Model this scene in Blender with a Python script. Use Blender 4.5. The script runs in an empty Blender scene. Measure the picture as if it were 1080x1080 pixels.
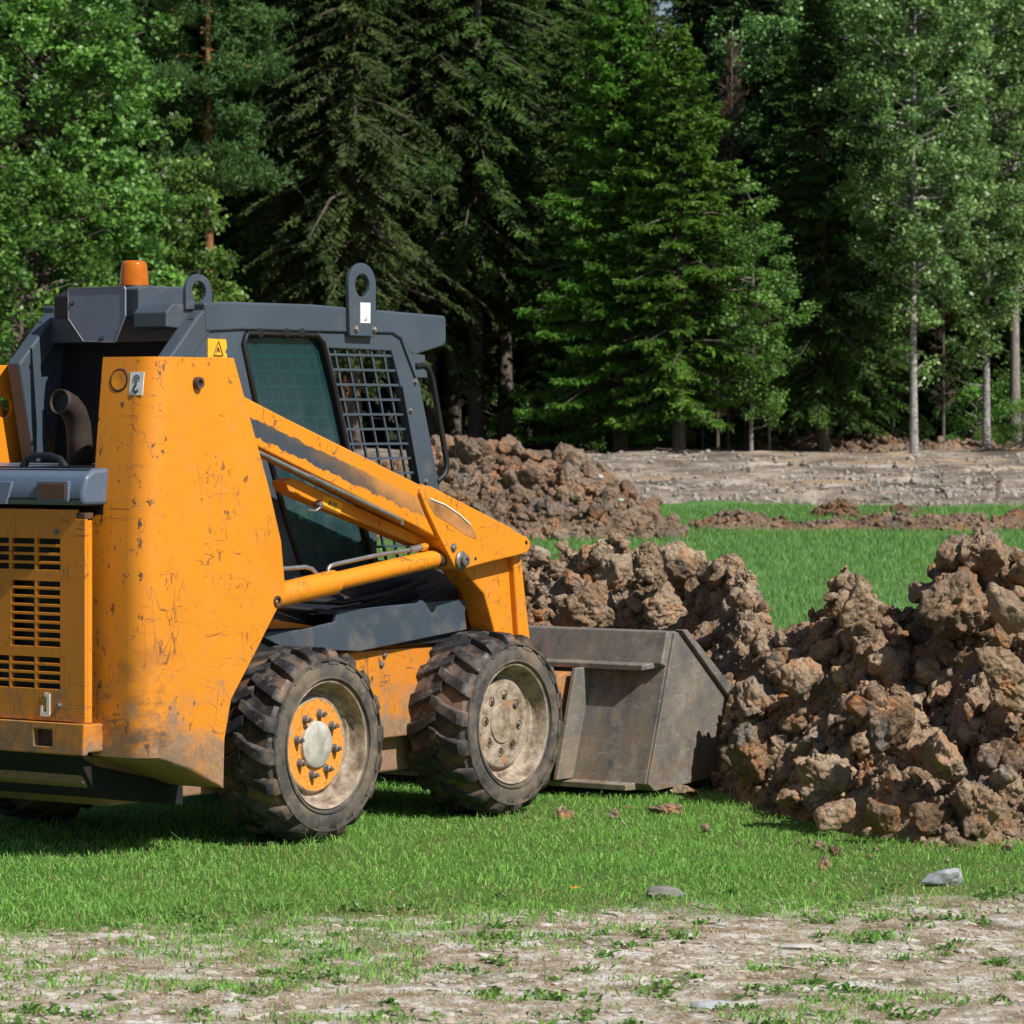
import bpy, bmesh, math, random
import numpy as np
from mathutils import Vector, Matrix
from mathutils.geometry import tessellate_polygon
R = math.radians
rng = np.random.default_rng(11)
random.seed(5)
sc = bpy.context.scene
COL = sc.collection

# ------------------------------------------------------------------ camera model
F, H, HY = 4000.0, 1.68, 441.0          # focal length in photo pixels, eye height, horizon row
CT, ST = .581, .814                     # heading of the machine
OX, OY = -1.413, 15.488                 # ground point under the middle of the rear axle

def P(x, y, v):
    """point (u, z) of the machine seen at photo pixel x, y on its plane v (v = metres right of the centre line)"""
    a = (x - 540) / F
    u = (a * (OY - CT * v) - OX - ST * v) / (CT - a * ST)
    return (u, H - (y - HY) * (OY + ST * u - CT * v) / F)
def PU(x, y, u):
    """point (v, z) seen at pixel x, y on the cross plane u"""
    a = (x - 540) / F
    v = (a * (OY + ST * u) - OX - CT * u) / (ST + a * CT)
    return (v, H - (y - HY) * (OY + ST * u - CT * v) / F)
def WX(x, Y): return (x - 540) / F * Y
def WZ(y, Y): return H - (y - HY) * Y / F

def sstep(a, b, x):
    t = np.clip((np.asarray(x, float) - a) / (b - a), 0, 1)
    return t * t * (3 - 2 * t)
def ground_z(Y): return .915 * sstep(28, 90, Y)

# ------------------------------------------------------------------ numpy noise
def _h(i, j, k, s):
    n = (i * 374761393 + j * 668265263 + k * 2147483647 + s * 974634777) & 0xffffffff
    n = ((n ^ (n >> 13)) * 1274126177) & 0xffffffff
    n = ((n ^ (n >> 15)) * 2246822519) & 0xffffffff
    return ((n ^ (n >> 16)) & 0xffffff) / float(0xffffff)
def vnoise(p, s=0):
    f = np.floor(p); i = f.astype(np.int64); t = p - f; t = t * t * (3 - 2 * t)
    r = 0
    for a in (0, 1):
        wa = t[:, 0] if a else 1 - t[:, 0]
        for b in (0, 1):
            wb = t[:, 1] if b else 1 - t[:, 1]
            for c in (0, 1):
                wc = t[:, 2] if c else 1 - t[:, 2]
                r = r + wa * wb * wc * _h(i[:, 0] + a, i[:, 1] + b, i[:, 2] + c, s)
    return r * 2 - 1
def fbm(p, o=4, s=0, g=.5):
    r = 0; a = 1
    for k in range(o):
        r = r + a * vnoise(p, s + k * 7); p = p * 2.03 + 3.1; a *= g
    return r
def worley(p, s=0):
    f = np.floor(p); i = f.astype(np.int64)
    d1 = np.full(len(p), 9.); d2 = np.full(len(p), 9.); idv = np.zeros(len(p))
    for a in (-1, 0, 1):
        for b in (-1, 0, 1):
            for c in (-1, 0, 1):
                ii, jj, kk = i[:, 0] + a, i[:, 1] + b, i[:, 2] + c
                q = np.stack([ii + _h(ii, jj, kk, s), jj + _h(ii, jj, kk, s + 1), kk + _h(ii, jj, kk, s + 2)], 1)
                d = np.linalg.norm(p - q, axis=1)
                m = d < d1
                d2 = np.where(m, d1, np.minimum(d2, d)); idv = np.where(m, _h(ii, jj, kk, s + 5), idv); d1 = np.where(m, d, d1)
    return d1, d2, idv

# ------------------------------------------------------------------ objects
def tag(o, label=None, cat=None, group=None, kind=None):
    if label: o['label'] = label
    if cat: o['category'] = cat
    if group: o['group'] = group
    if kind: o['kind'] = kind
    return o
def link(name, me, mat=None, parent=None):
    o = bpy.data.objects.new(name, me); COL.objects.link(o)
    if mat is not None: me.materials.append(mat)
    if parent is not None: o.parent = parent
    return o
def empty(name, loc, rz=0, parent=None):
    o = bpy.data.objects.new(name, None); COL.objects.link(o)
    o.location = loc; o.rotation_euler = (0, 0, rz); o.empty_display_size = .2
    if parent is not None: o.parent = parent
    return o
def mesh_np(name, V, T=None, Q=None, rnd=None, smooth=False):
    """mesh from arrays: T triangles, Q quads, rnd one number per face"""
    me = bpy.data.meshes.new(name)
    T = np.zeros((0, 3), np.int32) if T is None else np.asarray(T, np.int32)
    Q = np.zeros((0, 4), np.int32) if Q is None else np.asarray(Q, np.int32)
    nl = T.size + Q.size; nf = len(T) + len(Q)
    me.vertices.add(len(V)); me.loops.add(nl); me.polygons.add(nf)
    me.vertices.foreach_set('co', np.asarray(V, np.float32).ravel())
    me.loops.foreach_set('vertex_index', np.concatenate([T.ravel(), Q.ravel()]))
    ls = np.concatenate([np.arange(len(T)) * 3, T.size + np.arange(len(Q)) * 4]).astype(np.int32)
    me.polygons.foreach_set('loop_start', ls)
    me.polygons.foreach_set('use_smooth', np.full(nf, smooth))
    if rnd is not None:
        at = me.attributes.new('rnd', 'FLOAT', 'FACE'); at.data.foreach_set('value', np.asarray(rnd, np.float32))
    me.update(calc_edges=True)
    return me

class MB:
    """collects shapes in machine coordinates (u forward, v right, z up)"""
    def __init__(s, flip=True): s.v = []; s.f = []; s.flip = flip
    def add(s, vs, fs):
        b = len(s.v); s.v += [tuple(map(float, q)) for q in vs]; s.f += [tuple(b + i for i in q) for q in fs]; return s
    def prism(s, pts, v0, v1, holes=(), plane='uz', taper=None):
        """outline pts in the plane, pushed from v0 to v1"""
        loops = [list(pts)] + [list(h) for h in holes]
        flat = [q for l in loops for q in l]; n = len(flat)
        tri = tessellate_polygon([[Vector((a, b, 0)) for a, b in l] for l in loops])
        def put(a, b, w):
            return {'uz': (a, w, b), 'vz': (w, a, b), 'uv': (a, b, w)}[plane]
        vs = [put(a, b, v0) for a, b in flat] + [put(a, b, v1) for a, b in flat]
        if len(loops) == 1:
            fs = [tuple(range(n)), tuple(range(2 * n - 1, n - 1, -1))]
        else:
            fs = [t for t in tri] + [tuple(i + n for i in reversed(t)) for t in tri]
        k = 0
        for l in loops:
            m = len(l)
            for i in range(m):
                a, b = k + i, k + (i + 1) % m
                fs.append((a, b, b + n, a + n))
            k += m
        return s.add(vs, fs)
    def box(s, a, b):
        (x0, y0, z0), (x1, y1, z1) = a, b
        return s.add([(x0, y0, z0), (x1, y0, z0), (x1, y1, z0), (x0, y1, z0), (x0, y0, z1), (x1, y0, z1), (x1, y1, z1), (x0, y1, z1)],
                     [(0, 3, 2, 1), (4, 5, 6, 7), (0, 1, 5, 4), (1, 2, 6, 5), (2, 3, 7, 6), (3, 0, 4, 7)])
    def hexa(s, q):
        """box from eight corners: four of one face, then the four opposite"""
        return s.add(q, [(0, 3, 2, 1), (4, 5, 6, 7), (0, 1, 5, 4), (1, 2, 6, 5), (2, 3, 7, 6), (3, 0, 4, 7)])
    def bar(s, a, b, w, h, up=(0, 0, 1)):
        a, b = Vector(a), Vector(b); d = (b - a).normalized(); up = Vector(up)
        x = d.cross(up).normalized() * (w / 2); y = x.cross(d).normalized() * (h / 2)
        return s.hexa([a - x - y, a + x - y, a + x + y, a - x + y, b - x - y, b + x - y, b + x + y, b - x + y])
    def tube(s, pts, r, n=10, cap=True):
        pts = [Vector(p) for p in pts]; rs = r if isinstance(r, (list, tuple)) else [r] * len(pts)
        rings = []; prev = None
        for i, p in enumerate(pts):
            d = (pts[min(i + 1, len(pts) - 1)] - pts[max(i - 1, 0)]).normalized()
            if prev is None:
                x = d.cross(Vector((0, 0, 1)) if abs(d.z) < .9 else Vector((1, 0, 0))).normalized()
            else:
                x = (prev - d * prev.dot(d)).normalized()
            prev = x; y = d.cross(x)
            rings.append([p + (x * math.cos(2 * math.pi * k / n) + y * math.sin(2 * math.pi * k / n)) * rs[i] for k in range(n)])
        fs = []
        for i in range(len(pts) - 1):
            for k in range(n):
                a, b = i * n + k, i * n + (k + 1) % n
                fs.append((a, b, b + n, a + n))
        if cap: fs += [tuple(range(n - 1, -1, -1)), tuple((len(pts) - 1) * n + k for k in range(n))]
        return s.add([q for g in rings for q in g], fs)
    def lathe(s, prof, c, axis, n=32, close=False):
        """profile of (radius, offset along axis) turned round c"""
        ax = Vector(axis).normalized(); x = ax.cross(Vector((0, 0, 1)) if abs(ax.z) < .9 else Vector((1, 0, 0))).normalized(); y = ax.cross(x)
        c = Vector(c); vs = []; m = len(prof); fs = []
        for k in range(n):
            t = 2 * math.pi * k / n; d = x * math.cos(t) + y * math.sin(t)
            vs += [c + ax * o + d * r for r, o in prof]
        for k in range(n):
            for i in range(m if close else m - 1):
                a = k * m + i; b = k * m + (i + 1) % m; c2 = ((k + 1) % n) * m
                fs.append((a, b, c2 + (i + 1) % m, c2 + i))
        return s.add(vs, fs)
    def build(s, name, mat, parent=None, bevel=0, smooth=None, seg=2):
        bm = bmesh.new()
        vs = [bm.verts.new((q[0], -q[1], q[2]) if s.flip else q) for q in s.v]
        for f in s.f:
            try: bm.faces.new([vs[i] for i in f])
            except ValueError: pass
        bmesh.ops.remove_doubles(bm, verts=bm.verts, dist=1e-5)
        bmesh.ops.recalc_face_normals(bm, faces=bm.faces)
        me = bpy.data.meshes.new(name); bm.to_mesh(me); bm.free()
        if smooth:
            me.polygons.foreach_set('use_smooth', [True] * len(me.polygons)); me.set_sharp_from_angle(angle=R(smooth))
        o = link(name, me, mat, parent)
        if bevel:
            b = o.modifiers.new('edges', 'BEVEL'); b.width = bevel; b.segments = seg; b.limit_method = 'ANGLE'; b.angle_limit = R(35); b.harden_normals = False
        return o
def circ(c, r, n=20, ry=None, a0=0):
    return [(c[0] + r * math.cos(a0 + 2 * math.pi * k / n), c[1] + (ry or r) * math.sin(a0 + 2 * math.pi * k / n)) for k in range(n)]
def dup(o, parent=None):
    c = o.copy(); COL.objects.link(c)
    if parent is not None: c.parent = parent
    for ch in list(o.children): dup(ch, c)
    return c

# ------------------------------------------------------------------ materials
class NT:
    def __init__(s, name):
        s.m = bpy.data.materials.new(name); s.m.use_nodes = True; s.t = s.m.node_tree; s.t.nodes.clear()
        s.out = s.t.nodes.new('ShaderNodeOutputMaterial')
    def n(s, ty, **k):
        nd = s.t.nodes.new('ShaderNode' + ty)
        for a, b in k.items(): setattr(nd, a, b)
        return nd
    def put(s, sock, val):
        if hasattr(val, 'bl_idname') and not hasattr(val, 'is_output'): val = val.outputs[0]
        if hasattr(val, 'is_output'): s.t.links.new(val, sock)
        elif isinstance(val, (tuple, list)): sock.default_value = tuple(val) + ((1,) if len(val) == 3 and sock.type == 'RGBA' else ())
        else: sock.default_value = val
    def obj(s): return s.n('TexCoord').outputs['Object']
    def geo(s): return s.n('NewGeometry').outputs['Position']
    def map(s, vec, scale=(1, 1, 1), rot=(0, 0, 0), loc=(0, 0, 0)):
        m = s.n('Mapping'); s.put(m.inputs['Vector'], vec); m.inputs['Scale'].default_value = scale; m.inputs['Rotation'].default_value = rot; m.inputs['Location'].default_value = loc
        return m.outputs[0]
    def noise(s, vec, sc_, det=4, rough=.55, dist=0):
        m = s.n('TexNoise'); s.put(m.inputs['Vector'], vec); m.inputs['Scale'].default_value = sc_; m.inputs['Detail'].default_value = det
        m.inputs['Roughness'].default_value = rough; m.inputs['Distortion'].default_value = dist
        return m.outputs[0]
    def vor(s, vec, sc_, feat='F1'):
        m = s.n('TexVoronoi', feature=feat); s.put(m.inputs['Vector'], vec); m.inputs['Scale'].default_value = sc_
        return m.outputs[0]
    def ma(s, op, a, b=0., c=0., clamp=False):
        m = s.n('Math', operation=op, use_clamp=clamp); s.put(m.inputs[0], a); s.put(m.inputs[1], b)
        if len(m.inputs) > 2: s.put(m.inputs[2], c)
        return m.outputs[0]
    def rng(s, v, a, b, c=0., d=1.):
        m = s.n('MapRange', clamp=True); s.put(m.inputs[0], v)
        for i, q in enumerate((a, b, c, d)): s.put(m.inputs[1 + i], q)
        return m.outputs[0]
    def mix(s, f, a, b, mode='MIX'):
        m = s.n('Mix', data_type='RGBA', blend_type=mode); s.put(m.inputs[0], f); s.put(m.inputs[6], a); s.put(m.inputs[7], b)
        return m.outputs[2]
    def ramp(s, v, stops):
        m = s.n('ValToRGB'); s.put(m.inputs[0], v); e = m.color_ramp.elements
        while len(e) < len(stops): e.new(.5)
        for q, (p, c) in zip(e, stops): q.position = p; q.color = tuple(c) + (1,)
        return m.outputs[0]
    def sep(s, v):
        m = s.n('SeparateXYZ'); s.put(m.inputs[0], v); return m.outputs
    def bump(s, h, strength=.3, dist=.01, nrm=None):
        m = s.n('Bump'); s.put(m.inputs['Height'], h); m.inputs['Strength'].default_value = strength; m.inputs['Distance'].default_value = dist
        if nrm is not None: s.put(m.inputs['Normal'], nrm)
        return m.outputs[0]
    def bsdf(s, col, rough=.6, metal=0., bump=None, spec=.5, **k):
        b = s.n('BsdfPrincipled'); s.put(b.inputs['Base Color'], col); s.put(b.inputs['Roughness'], rough); s.put(b.inputs['Metallic'], metal)
        s.put(b.inputs['Specular IOR Level'], spec)
        if bump is not None: s.put(b.inputs['Normal'], bump)
        for a, q in k.items(): s.put(b.inputs[a.replace('_', ' ')], q)
        return b
    def end(s, sh):
        s.put(s.out.inputs[0], sh.outputs[0] if hasattr(sh, 'outputs') else sh); return s.m

def orange_mat(name, grime=.55, tone=(.74, .255, .010), chips=1., stripe=False):
    t = NT(name); o = t.obj()
    big = t.noise(o, 1.7, 3); mid = t.noise(o, 9, 5, .6); fine = t.noise(o, 60, 4, .7)
    c = t.mix(t.rng(big, .35, .75), tone, tuple(q * .86 for q in tone))
    c = t.mix(t.rng(mid, .5, .85, 0, .35), c, (.52, .22, .06))
    streak = t.noise(t.map(o, (9, 9, .9)), 2.2, 4, .6)
    c = t.mix(t.rng(streak, .58, .8, 0, .35), c, (.40, .20, .07))
    if stripe:      # the peeled dark band along the arm
        x = t.sep(o)
        (u0, z0), (u1, z1) = P(262, 449, .75), P(470, 548, .75)
        L = math.hypot(u1 - u0, z1 - z0); nx, nz = -(z1 - z0) / L, (u1 - u0) / L
        d = t.ma('ADD', t.ma('MULTIPLY', x[0], nx), t.ma('MULTIPLY', x[2], nz))
        d = t.ma('SUBTRACT', d, u0 * nx + z0 * nz)
        n2 = t.noise(t.map(o, (14, 1, 5)), 1.6, 6, .65)
        lo = t.ma('ADD', d, t.ma('MULTIPLY', t.ma('SUBTRACT', n2, .5), .05))
        hi = t.ma('ADD', d, t.ma('MULTIPLY', t.ma('SUBTRACT', t.noise(t.map(o, (9, 1, 9)), 1.3, 6, .7), .5), .045))
        m = t.ma('MULTIPLY', t.rng(lo, -.031, -.027), t.rng(hi, .040, .035))
        fade = t.rng(t.ma('ADD', t.ma('ADD', x[0], t.ma('MULTIPLY', d, 5.5)), t.ma('MULTIPLY', t.ma('SUBTRACT', t.noise(o, 7, 5, .6), .5), .9)), -.05, .75)
        band = t.mix(t.rng(fade, 0, .35), (.045, .058, .075), (.13, .085, .06))
        band = t.mix(t.rng(fade, .45, 1.), band, (.50, .22, .055))
        c = t.mix(m, c, band)
    xs = t.sep(o)[0]
    fold = t.ma('MULTIPLY', t.rng(xs, -1.12, -1.03), t.rng(xs, -.80, -.93))
    zone = t.ma('MAXIMUM', t.rng(t.noise(o, 2.6, 3), .52, .62, .0, 1.), fold)
    zone = t.ma('MAXIMUM', zone, t.rng(t.sep(o)[2], 1.84, 1.90))
    chip = t.ma('MULTIPLY', t.rng(t.ma('ADD', t.noise(t.map(o, (1, 1, .6)), 21, 7, .72), t.ma('MULTIPLY', fold, .015)), .635 - .02 * chips, .66 - .02 * chips), zone)
    c = t.mix(chip, c, (.075, .048, .032))
    # thin scratches
    sc1 = t.noise(t.map(o, (1.2, 1.2, 5), rot=(.2, .9, .1)), 2.2, 3, .5, .6)
    l1 = t.rng(t.ma('ABSOLUTE', t.ma('SUBTRACT', sc1, .52)), .0060, .0025)
    sc2 = t.noise(t.map(o, (6, 6, 1.4), rot=(0, -.5, 0)), 1.6, 3, .5, .8)
    l2 = t.rng(t.ma('ABSOLUTE', t.ma('SUBTRACT', sc2, .47)), .0065, .0025)
    brk = t.rng(t.noise(o, 4, 4), .47, .56)
    c = t.mix(t.ma('MULTIPLY', t.ma('MAXIMUM', l1, l2), t.ma('MULTIPLY', brk, .75)), c, (.13, .065, .03))
    # soil and worn paint towards the bottom of the machine
    z = t.sep(o)[2]
    low = t.rng(z, .85, .25, 0., 1.)
    smear = t.ma('MULTIPLY', t.ma('MULTIPLY', fold, t.rng(z, .95, .5)), t.rng(t.noise(t.map(o, (1, 1, 1.6), loc=(2, 0, 1)), 6.5, 6, .7), .46, .62, 0, .9))
    c = t.mix(smear, c, (.085, .062, .045))
    g = t.rng(t.ma('ADD', t.ma('MULTIPLY', low, .46), t.ma('MULTIPLY', t.noise(o, 7, 7, .68), .9)), .74 - .1 * grime, .92 - .1 * grime)
    dirt = t.mix(t.noise(o, 30, 4), (.10, .075, .055), (.30, .22, .15))
    c = t.mix(t.ma('MULTIPLY', g, .85), c, dirt)
    dust = t.ma('MULTIPLY', t.rng(fine, .45, .75), t.rng(z, 1.2, .2, .02, .35))
    c = t.mix(dust, c, (.42, .30, .20))
    r = t.mix(g, t.mix(t.rng(mid, .3, .7), (.36,) * 3, (.5,) * 3), (.9,) * 3)
    b = t.bump(t.noise(o, 3.5, 2), .12, .02); b = t.bump(t.ma('ADD', g, chip), -.25, .002, b)
    return t.end(t.bsdf(c, r, 0, b, .45))

def paint_mat(name, tone, grime=.4, rough=.5, spec=.45):
    t = NT(name); o = t.obj()
    c = t.mix(t.rng(t.noise(o, 2.5, 4), .35, .7), tone, tuple(q * .78 for q in tone))
    speck = t.rng(t.noise(o, 45, 5, .75), .64, .70)
    c = t.mix(t.ma('MULTIPLY', speck, t.rng(t.noise(o, 3, 3), .4, .65, 0, .8)), c, (.20, .16, .12))
    dirt = t.rng(t.noise(o, 6, 6, .66), .62 - .1 * grime, .85 - .1 * grime, 0, .65)
    c = t.mix(dirt, c, (.17, .14, .11))
    rust = t.rng(t.noise(o, 17, 6, .7), .69, .72)
    c = t.mix(rust, c, (.16, .07, .03))
    return t.end(t.bsdf(c, t.rng(dirt, 0, .6, rough, .9), 0, t.bump(t.noise(o, 30, 4), .08, .003), spec))

def simple(name, tone, rough=.6, metal=0, var=.25, scale=20, spec=.5, bump=.1, bd=.003):
    t = NT(name); o = t.obj(); n = t.noise(o, scale, 5, .6)
    c = t.mix(t.rng(n, .3, .7), tuple(q * (1 - var) for q in tone), tuple(min(1, q * (1 + var)) for q in tone))
    return t.end(t.bsdf(c, rough, metal, t.bump(n, bump, bd), spec))

def steel_mat(name):
    t = NT(name); o = t.obj()
    a = t.noise(t.map(o, (1.2, 3, 1)), 3, 7, .68); b = t.noise(o, 22, 6, .7)
    c = t.ramp(a, [(.3, (.085, .092, .105)), (.45, (.19, .18, .165)), (.56, (.25, .215, .175)), (.72, (.42, .38, .32))])
    c = t.mix(t.rng(b, .5, .72, 0, .6), c, (.24, .17, .12))
    z = t.sep(o)[2]
    c = t.mix(t.ma('MULTIPLY', t.rng(z, .35, .05), t.rng(t.noise(o, 12, 5, .65), .42, .6)), c, (.28, .20, .13))
    l = t.rng(t.ma('ABSOLUTE', t.ma('SUBTRACT', t.noise(t.map(o, (1, 1, 6), rot=(0, .5, 0)), 4, 3), .5)), .006, .001)
    c = t.mix(t.ma('MULTIPLY', l, .7), c, (.46, .42, .37))
    c = t.mix(t.rng(t.noise(t.map(o, (1, 1, 1), loc=(3, 1, 2)), 5, 6, .7), .54, .66, 0, .6), c, (.38, .34, .29))
    return t.end(t.bsdf(c, t.rng(b, .3, .7, .42, .75), .35, t.bump(b, .2, .004), .5))

def rubber_mat():
    t = NT('tyre_rubber'); o = t.obj()
    n1 = t.noise(o, 9, 6, .66); n2 = t.noise(o, 40, 5, .7)
    c = t.mix(t.rng(n2, .3, .7), (.010, .011, .014), (.036, .037, .042))
    c = t.mix(t.rng(n1, .50, .66, 0, .75), c, (.125, .105, .085))
    c = t.mix(t.rng(t.noise(t.map(o, (1, 1, 1), loc=(4, 4, 4)), 14, 6, .7), .58, .66, 0, .85), c, (.20, .175, .15))
    # mud packed between the lugs and wiped over the shoulder
    d = t.n('VectorMath', operation='LENGTH'); t.put(d.inputs[0], t.map(o, (1, 0, 1)))
    rad = d.outputs['Value']
    mud = t.ma('MULTIPLY', t.rng(rad, .378, .366), t.rng(rad, .335, .352))
    c = t.mix(t.ma('MULTIPLY', mud, t.rng(t.noise(o, 6, 4), .47, .62, .05, .85)), c, (.20, .13, .085))
    side = t.rng(rad, .35, .33)
    c = t.mix(t.ma('MULTIPLY', side, t.rng(n1, .3, .6, .25, .8)), c, t.mix(t.rng(t.noise(o, 5, 5, .7), .4, .62), (.105, .098, .09), (.22, .165, .115)))
    return t.end(t.bsdf(c, t.rng(n1, .4, .6, .42, .9), 0, t.bump(n2, .35, .004), .4))

def rim_mat(name, mud, tone):
    t = NT(name); o = t.obj()
    n1 = t.noise(o, 9, 6, .68); n2 = t.noise(o, 45, 5, .7)
    c = t.mix(t.rng(n2, .4, .75), tone, tuple(q * .6 for q in tone))
    c = t.mix(t.rng(n2, .60, .68), c, (.07, .045, .03))
    m = t.mix(t.rng(t.noise(o, 16, 6, .72), .35, .68), (.13, .09, .065), (.50, .41, .31))
    d = t.n('VectorMath', operation='LENGTH'); t.put(d.inputs[0], t.map(o, (1, 0, 1)))
    out = t.rng(d.outputs['Value'], .17, .205, 0, .55)
    c = t.mix(t.rng(t.ma('ADD', n1, out), .72 - mud, .80 - mud), c, m)
    return t.end(t.bsdf(c, .8, 0, t.bump(n2, .5, .006), .3))

def leaf_mat(name, dark, light, trans=.3, rough=.45, spec=.4):
    t = NT(name); a = t.n('Attribute', attribute_name='rnd').outputs['Fac']; oi = t.n('ObjectInfo').outputs['Random']
    c = t.mix(a, dark, light)
    hs = t.n('HueSaturation'); t.put(hs.inputs['Color'], c); t.put(hs.inputs['Hue'], t.rng(oi, 0, 1, .485, .512)); t.put(hs.inputs['Value'], t.rng(oi, 0, 1, .82, 1.15))
    b = t.bsdf(hs.outputs[0], rough, 0, None, spec)
    tr = t.n('BsdfTranslucent'); t.put(tr.inputs[0], t.mix(.5, hs.outputs[0], tuple(q * 1.6 for q in light)))
    mx = t.n('MixShader'); mx.inputs[0].default_value = trans
    t.t.links.new(b.outputs[0], mx.inputs[1]); t.t.links.new(tr.outputs[0], mx.inputs[2])
    return t.end(mx)

def bark_mat(name, a, b, scale=(7, 7, 1.6)):
    t = NT(name); o = t.obj()
    n = t.noise(t.map(o, scale), 3, 6, .7); c = t.mix(t.rng(n, .35, .65), a, b)
    return t.end(t.bsdf(c, .9, 0, t.bump(n, .6, .03), .2))

def soil_mat(name, tones, scale=1., orange=.5):
    t = NT(name); o = t.obj()
    a = t.noise(o, 2.4 * scale, 6, .62, .4); b = t.noise(o, 16 * scale, 6, .7); f = t.noise(o, 90 * scale, 4, .75)
    c = t.ramp(t.ma('ADD', t.ma('MULTIPLY', a, .6), t.ma('MULTIPLY', b, .4)), [(.38, tones[0]), (.47, tones[1]), (.55, tones[2]), (.66, tones[3])])
    om = t.ma('MULTIPLY', t.rng(t.noise(o, 5.5 * scale, 7, .72), .52, .62), orange)
    c = t.mix(om, c, (.50, .20, .065))
    dm = t.ma('MULTIPLY', t.rng(t.noise(t.map(o, loc=(1, 8, 3)), 2.1 * scale, 5, .6), .50, .64), .75)
    c = t.mix(dm, c, tuple(q * .8 for q in tones[0]))
    gm = t.rng(t.noise(t.map(o, loc=(7, 3, 1)), 3.2 * scale, 5, .65), .55, .62, 0, .8)
    c = t.mix(gm, c, (.17, .165, .16))
    c = t.mix(t.rng(f, .35, .7, 0, .45), c, tuple(q * .45 for q in tones[1]))
    rn = t.n('Attribute', attribute_name='rnd').outputs['Fac']
    c = t.mix(t.rng(rn, 0, 1, 0, .35), c, tones[3])
    v1 = t.vor(o, 42 * scale); v2 = t.vor(o, 17 * scale)
    h = t.ma('ADD', t.ma('ADD', t.ma('MULTIPLY', b, .7), t.ma('MULTIPLY', f, .4)), t.ma('ADD', t.ma('MULTIPLY', v1, -.5), t.ma('MULTIPLY', v2, -.7)))
    return t.end(t.bsdf(c, .95, 0, t.bump(h, 1., .035 / scale), .1))
# ================================================================== the skid steer loader
M = {}
M['orange'] = orange_mat('orange_paint', 1.05)
M['orange_dirty'] = orange_mat('orange_paint_grimy', 1.1, (.66, .225, .014), 1.8)
M['orange_arm'] = orange_mat('orange_paint_peeled', .2, stripe=True)
M['orange_clean'] = orange_mat('orange_paint_smooth', .1, (.76, .262, .010), .4)
M['grey'] = paint_mat('slate_grey_paint', (.060, .082, .108), .3)
M['grey_low'] = paint_mat('slate_grey_paint_dusty', (.055, .075, .10), 1.0, .45)
M['hood'] = paint_mat('hood_grey_paint', (.10, .14, .20), .35, .38)
M['plate'] = paint_mat('plate_grey_paint', (.17, .21, .30), .0, .42)
M['black'] = simple('black_plastic', (.008, .009, .010), .55)
M['matt'] = simple('cavity_shade_black', (.006, .007, .009), .85)  # near-black base colour puts the shade of the hollows into the surface
M['steel'] = steel_mat('worn_bucket_steel')
M['pipe'] = simple('zinc_pipe', (.34, .33, .32), .42, .7, .2)
M['bolt'] = simple('dull_bolt_steel', (.22, .20, .19), .5, .6, .4, 60)
M['rust'] = simple('rusty_steel', (.10, .055, .035), .85, .1, .5, 30)
M['exhaust'] = simple('scorched_pipe', (.040, .028, .022), .75, .2, .5, 9)
M['rubber'] = rubber_mat()
M['rim_a'] = rim_mat('orange_rim_paint', .10, (.78, .30, .045))
M['rim_b'] = rim_mat('mud_caked_rim', .38, (.42, .20, .08))
M['hubcap'] = simple('scratched_alloy', (.46, .44, .39), .6, .25, .35, 22)
M['white'] = simple('sticker_white', (.75, .75, .72), .5, 0, .1, 40)
M['ink'] = simple('sticker_ink', (.02, .03, .04), .5)
M['yellow'] = simple('yellow_sticker', (.86, .42, .02), .5, 0, .1, 30)
M['guard_l'] = simple('pale_guard_wire', (.36, .42, .44), .6)
M['navy'] = paint_mat('shaded_navy_paint', (.012, .017, .026), .3, .6)  # navy darkened: shade behind the lift cylinder is put into the colour
M['seat'] = simple('seat_vinyl', (.012, .012, .013), .6)
t = NT('amber_lens'); o_ = t.obj()
M['amber'] = t.end(t.bsdf(t.mix(t.noise(o_, 30, 3), (.55, .12, .006), (.80, .24, .02)), .22, 0, t.bump(t.n('TexWave', bands_direction='Z').outputs[1], .0), .6, Transmission_Weight=.35, IOR=1.3))
t = NT('tail_lamp_lens'); M['lens'] = t.end(t.bsdf(t.mix(t.noise(t.obj(), 90, 3), (.07, .025, .015), (.16, .075, .05)), .3))
t = NT('tinted_cab_glass')
dz_ = t.ma('MULTIPLY', t.rng(t.sep(t.obj())[2], 1.95, 1.5, .1, 1.), t.rng(t.noise(t.obj(), 4, 6, .65), .35, .65, .15, .8))
g1 = t.bsdf(t.mix(dz_, (.012, .055, .062), (.10, .14, .16)), .07, 0, t.bump(t.noise(t.obj(), 5, 2), .05, .01), .6); tr = t.n('BsdfTransparent'); t.put(tr.inputs[0], (.45, .80, .78))
mx = t.n('MixShader'); mx.inputs[0].default_value = .50; t.t.links.new(tr.outputs[0], mx.inputs[1]); t.t.links.new(g1.outputs[0], mx.inputs[2]); M['glass'] = t.end(mx)

mach = empty('skid_steer_loader', (OX, OY, 0), math.atan2(ST, CT))
tag(mach, 'orange and slate grey skid steer loader with muddy tyres, bucket against the dirt pile', 'loader')
def part(mb, name, mat, parent=None, **k): return mb.build(name, mat, parent or mach, **k)
def bolt_at(parent, u, v, z, r=.011, ax=(0, 1, 0), name='bolt', mat='bolt', h=.012):
    a = Vector(ax)
    o = MB().lathe([(0, -.004), (r * 1.5, -.004), (r * 1.5, .002), (r, .003), (r, h - .002), (r * .8, h), (0, h)], (u, v, z), ax, 6).build(name, M[mat], parent)
    return o

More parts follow.
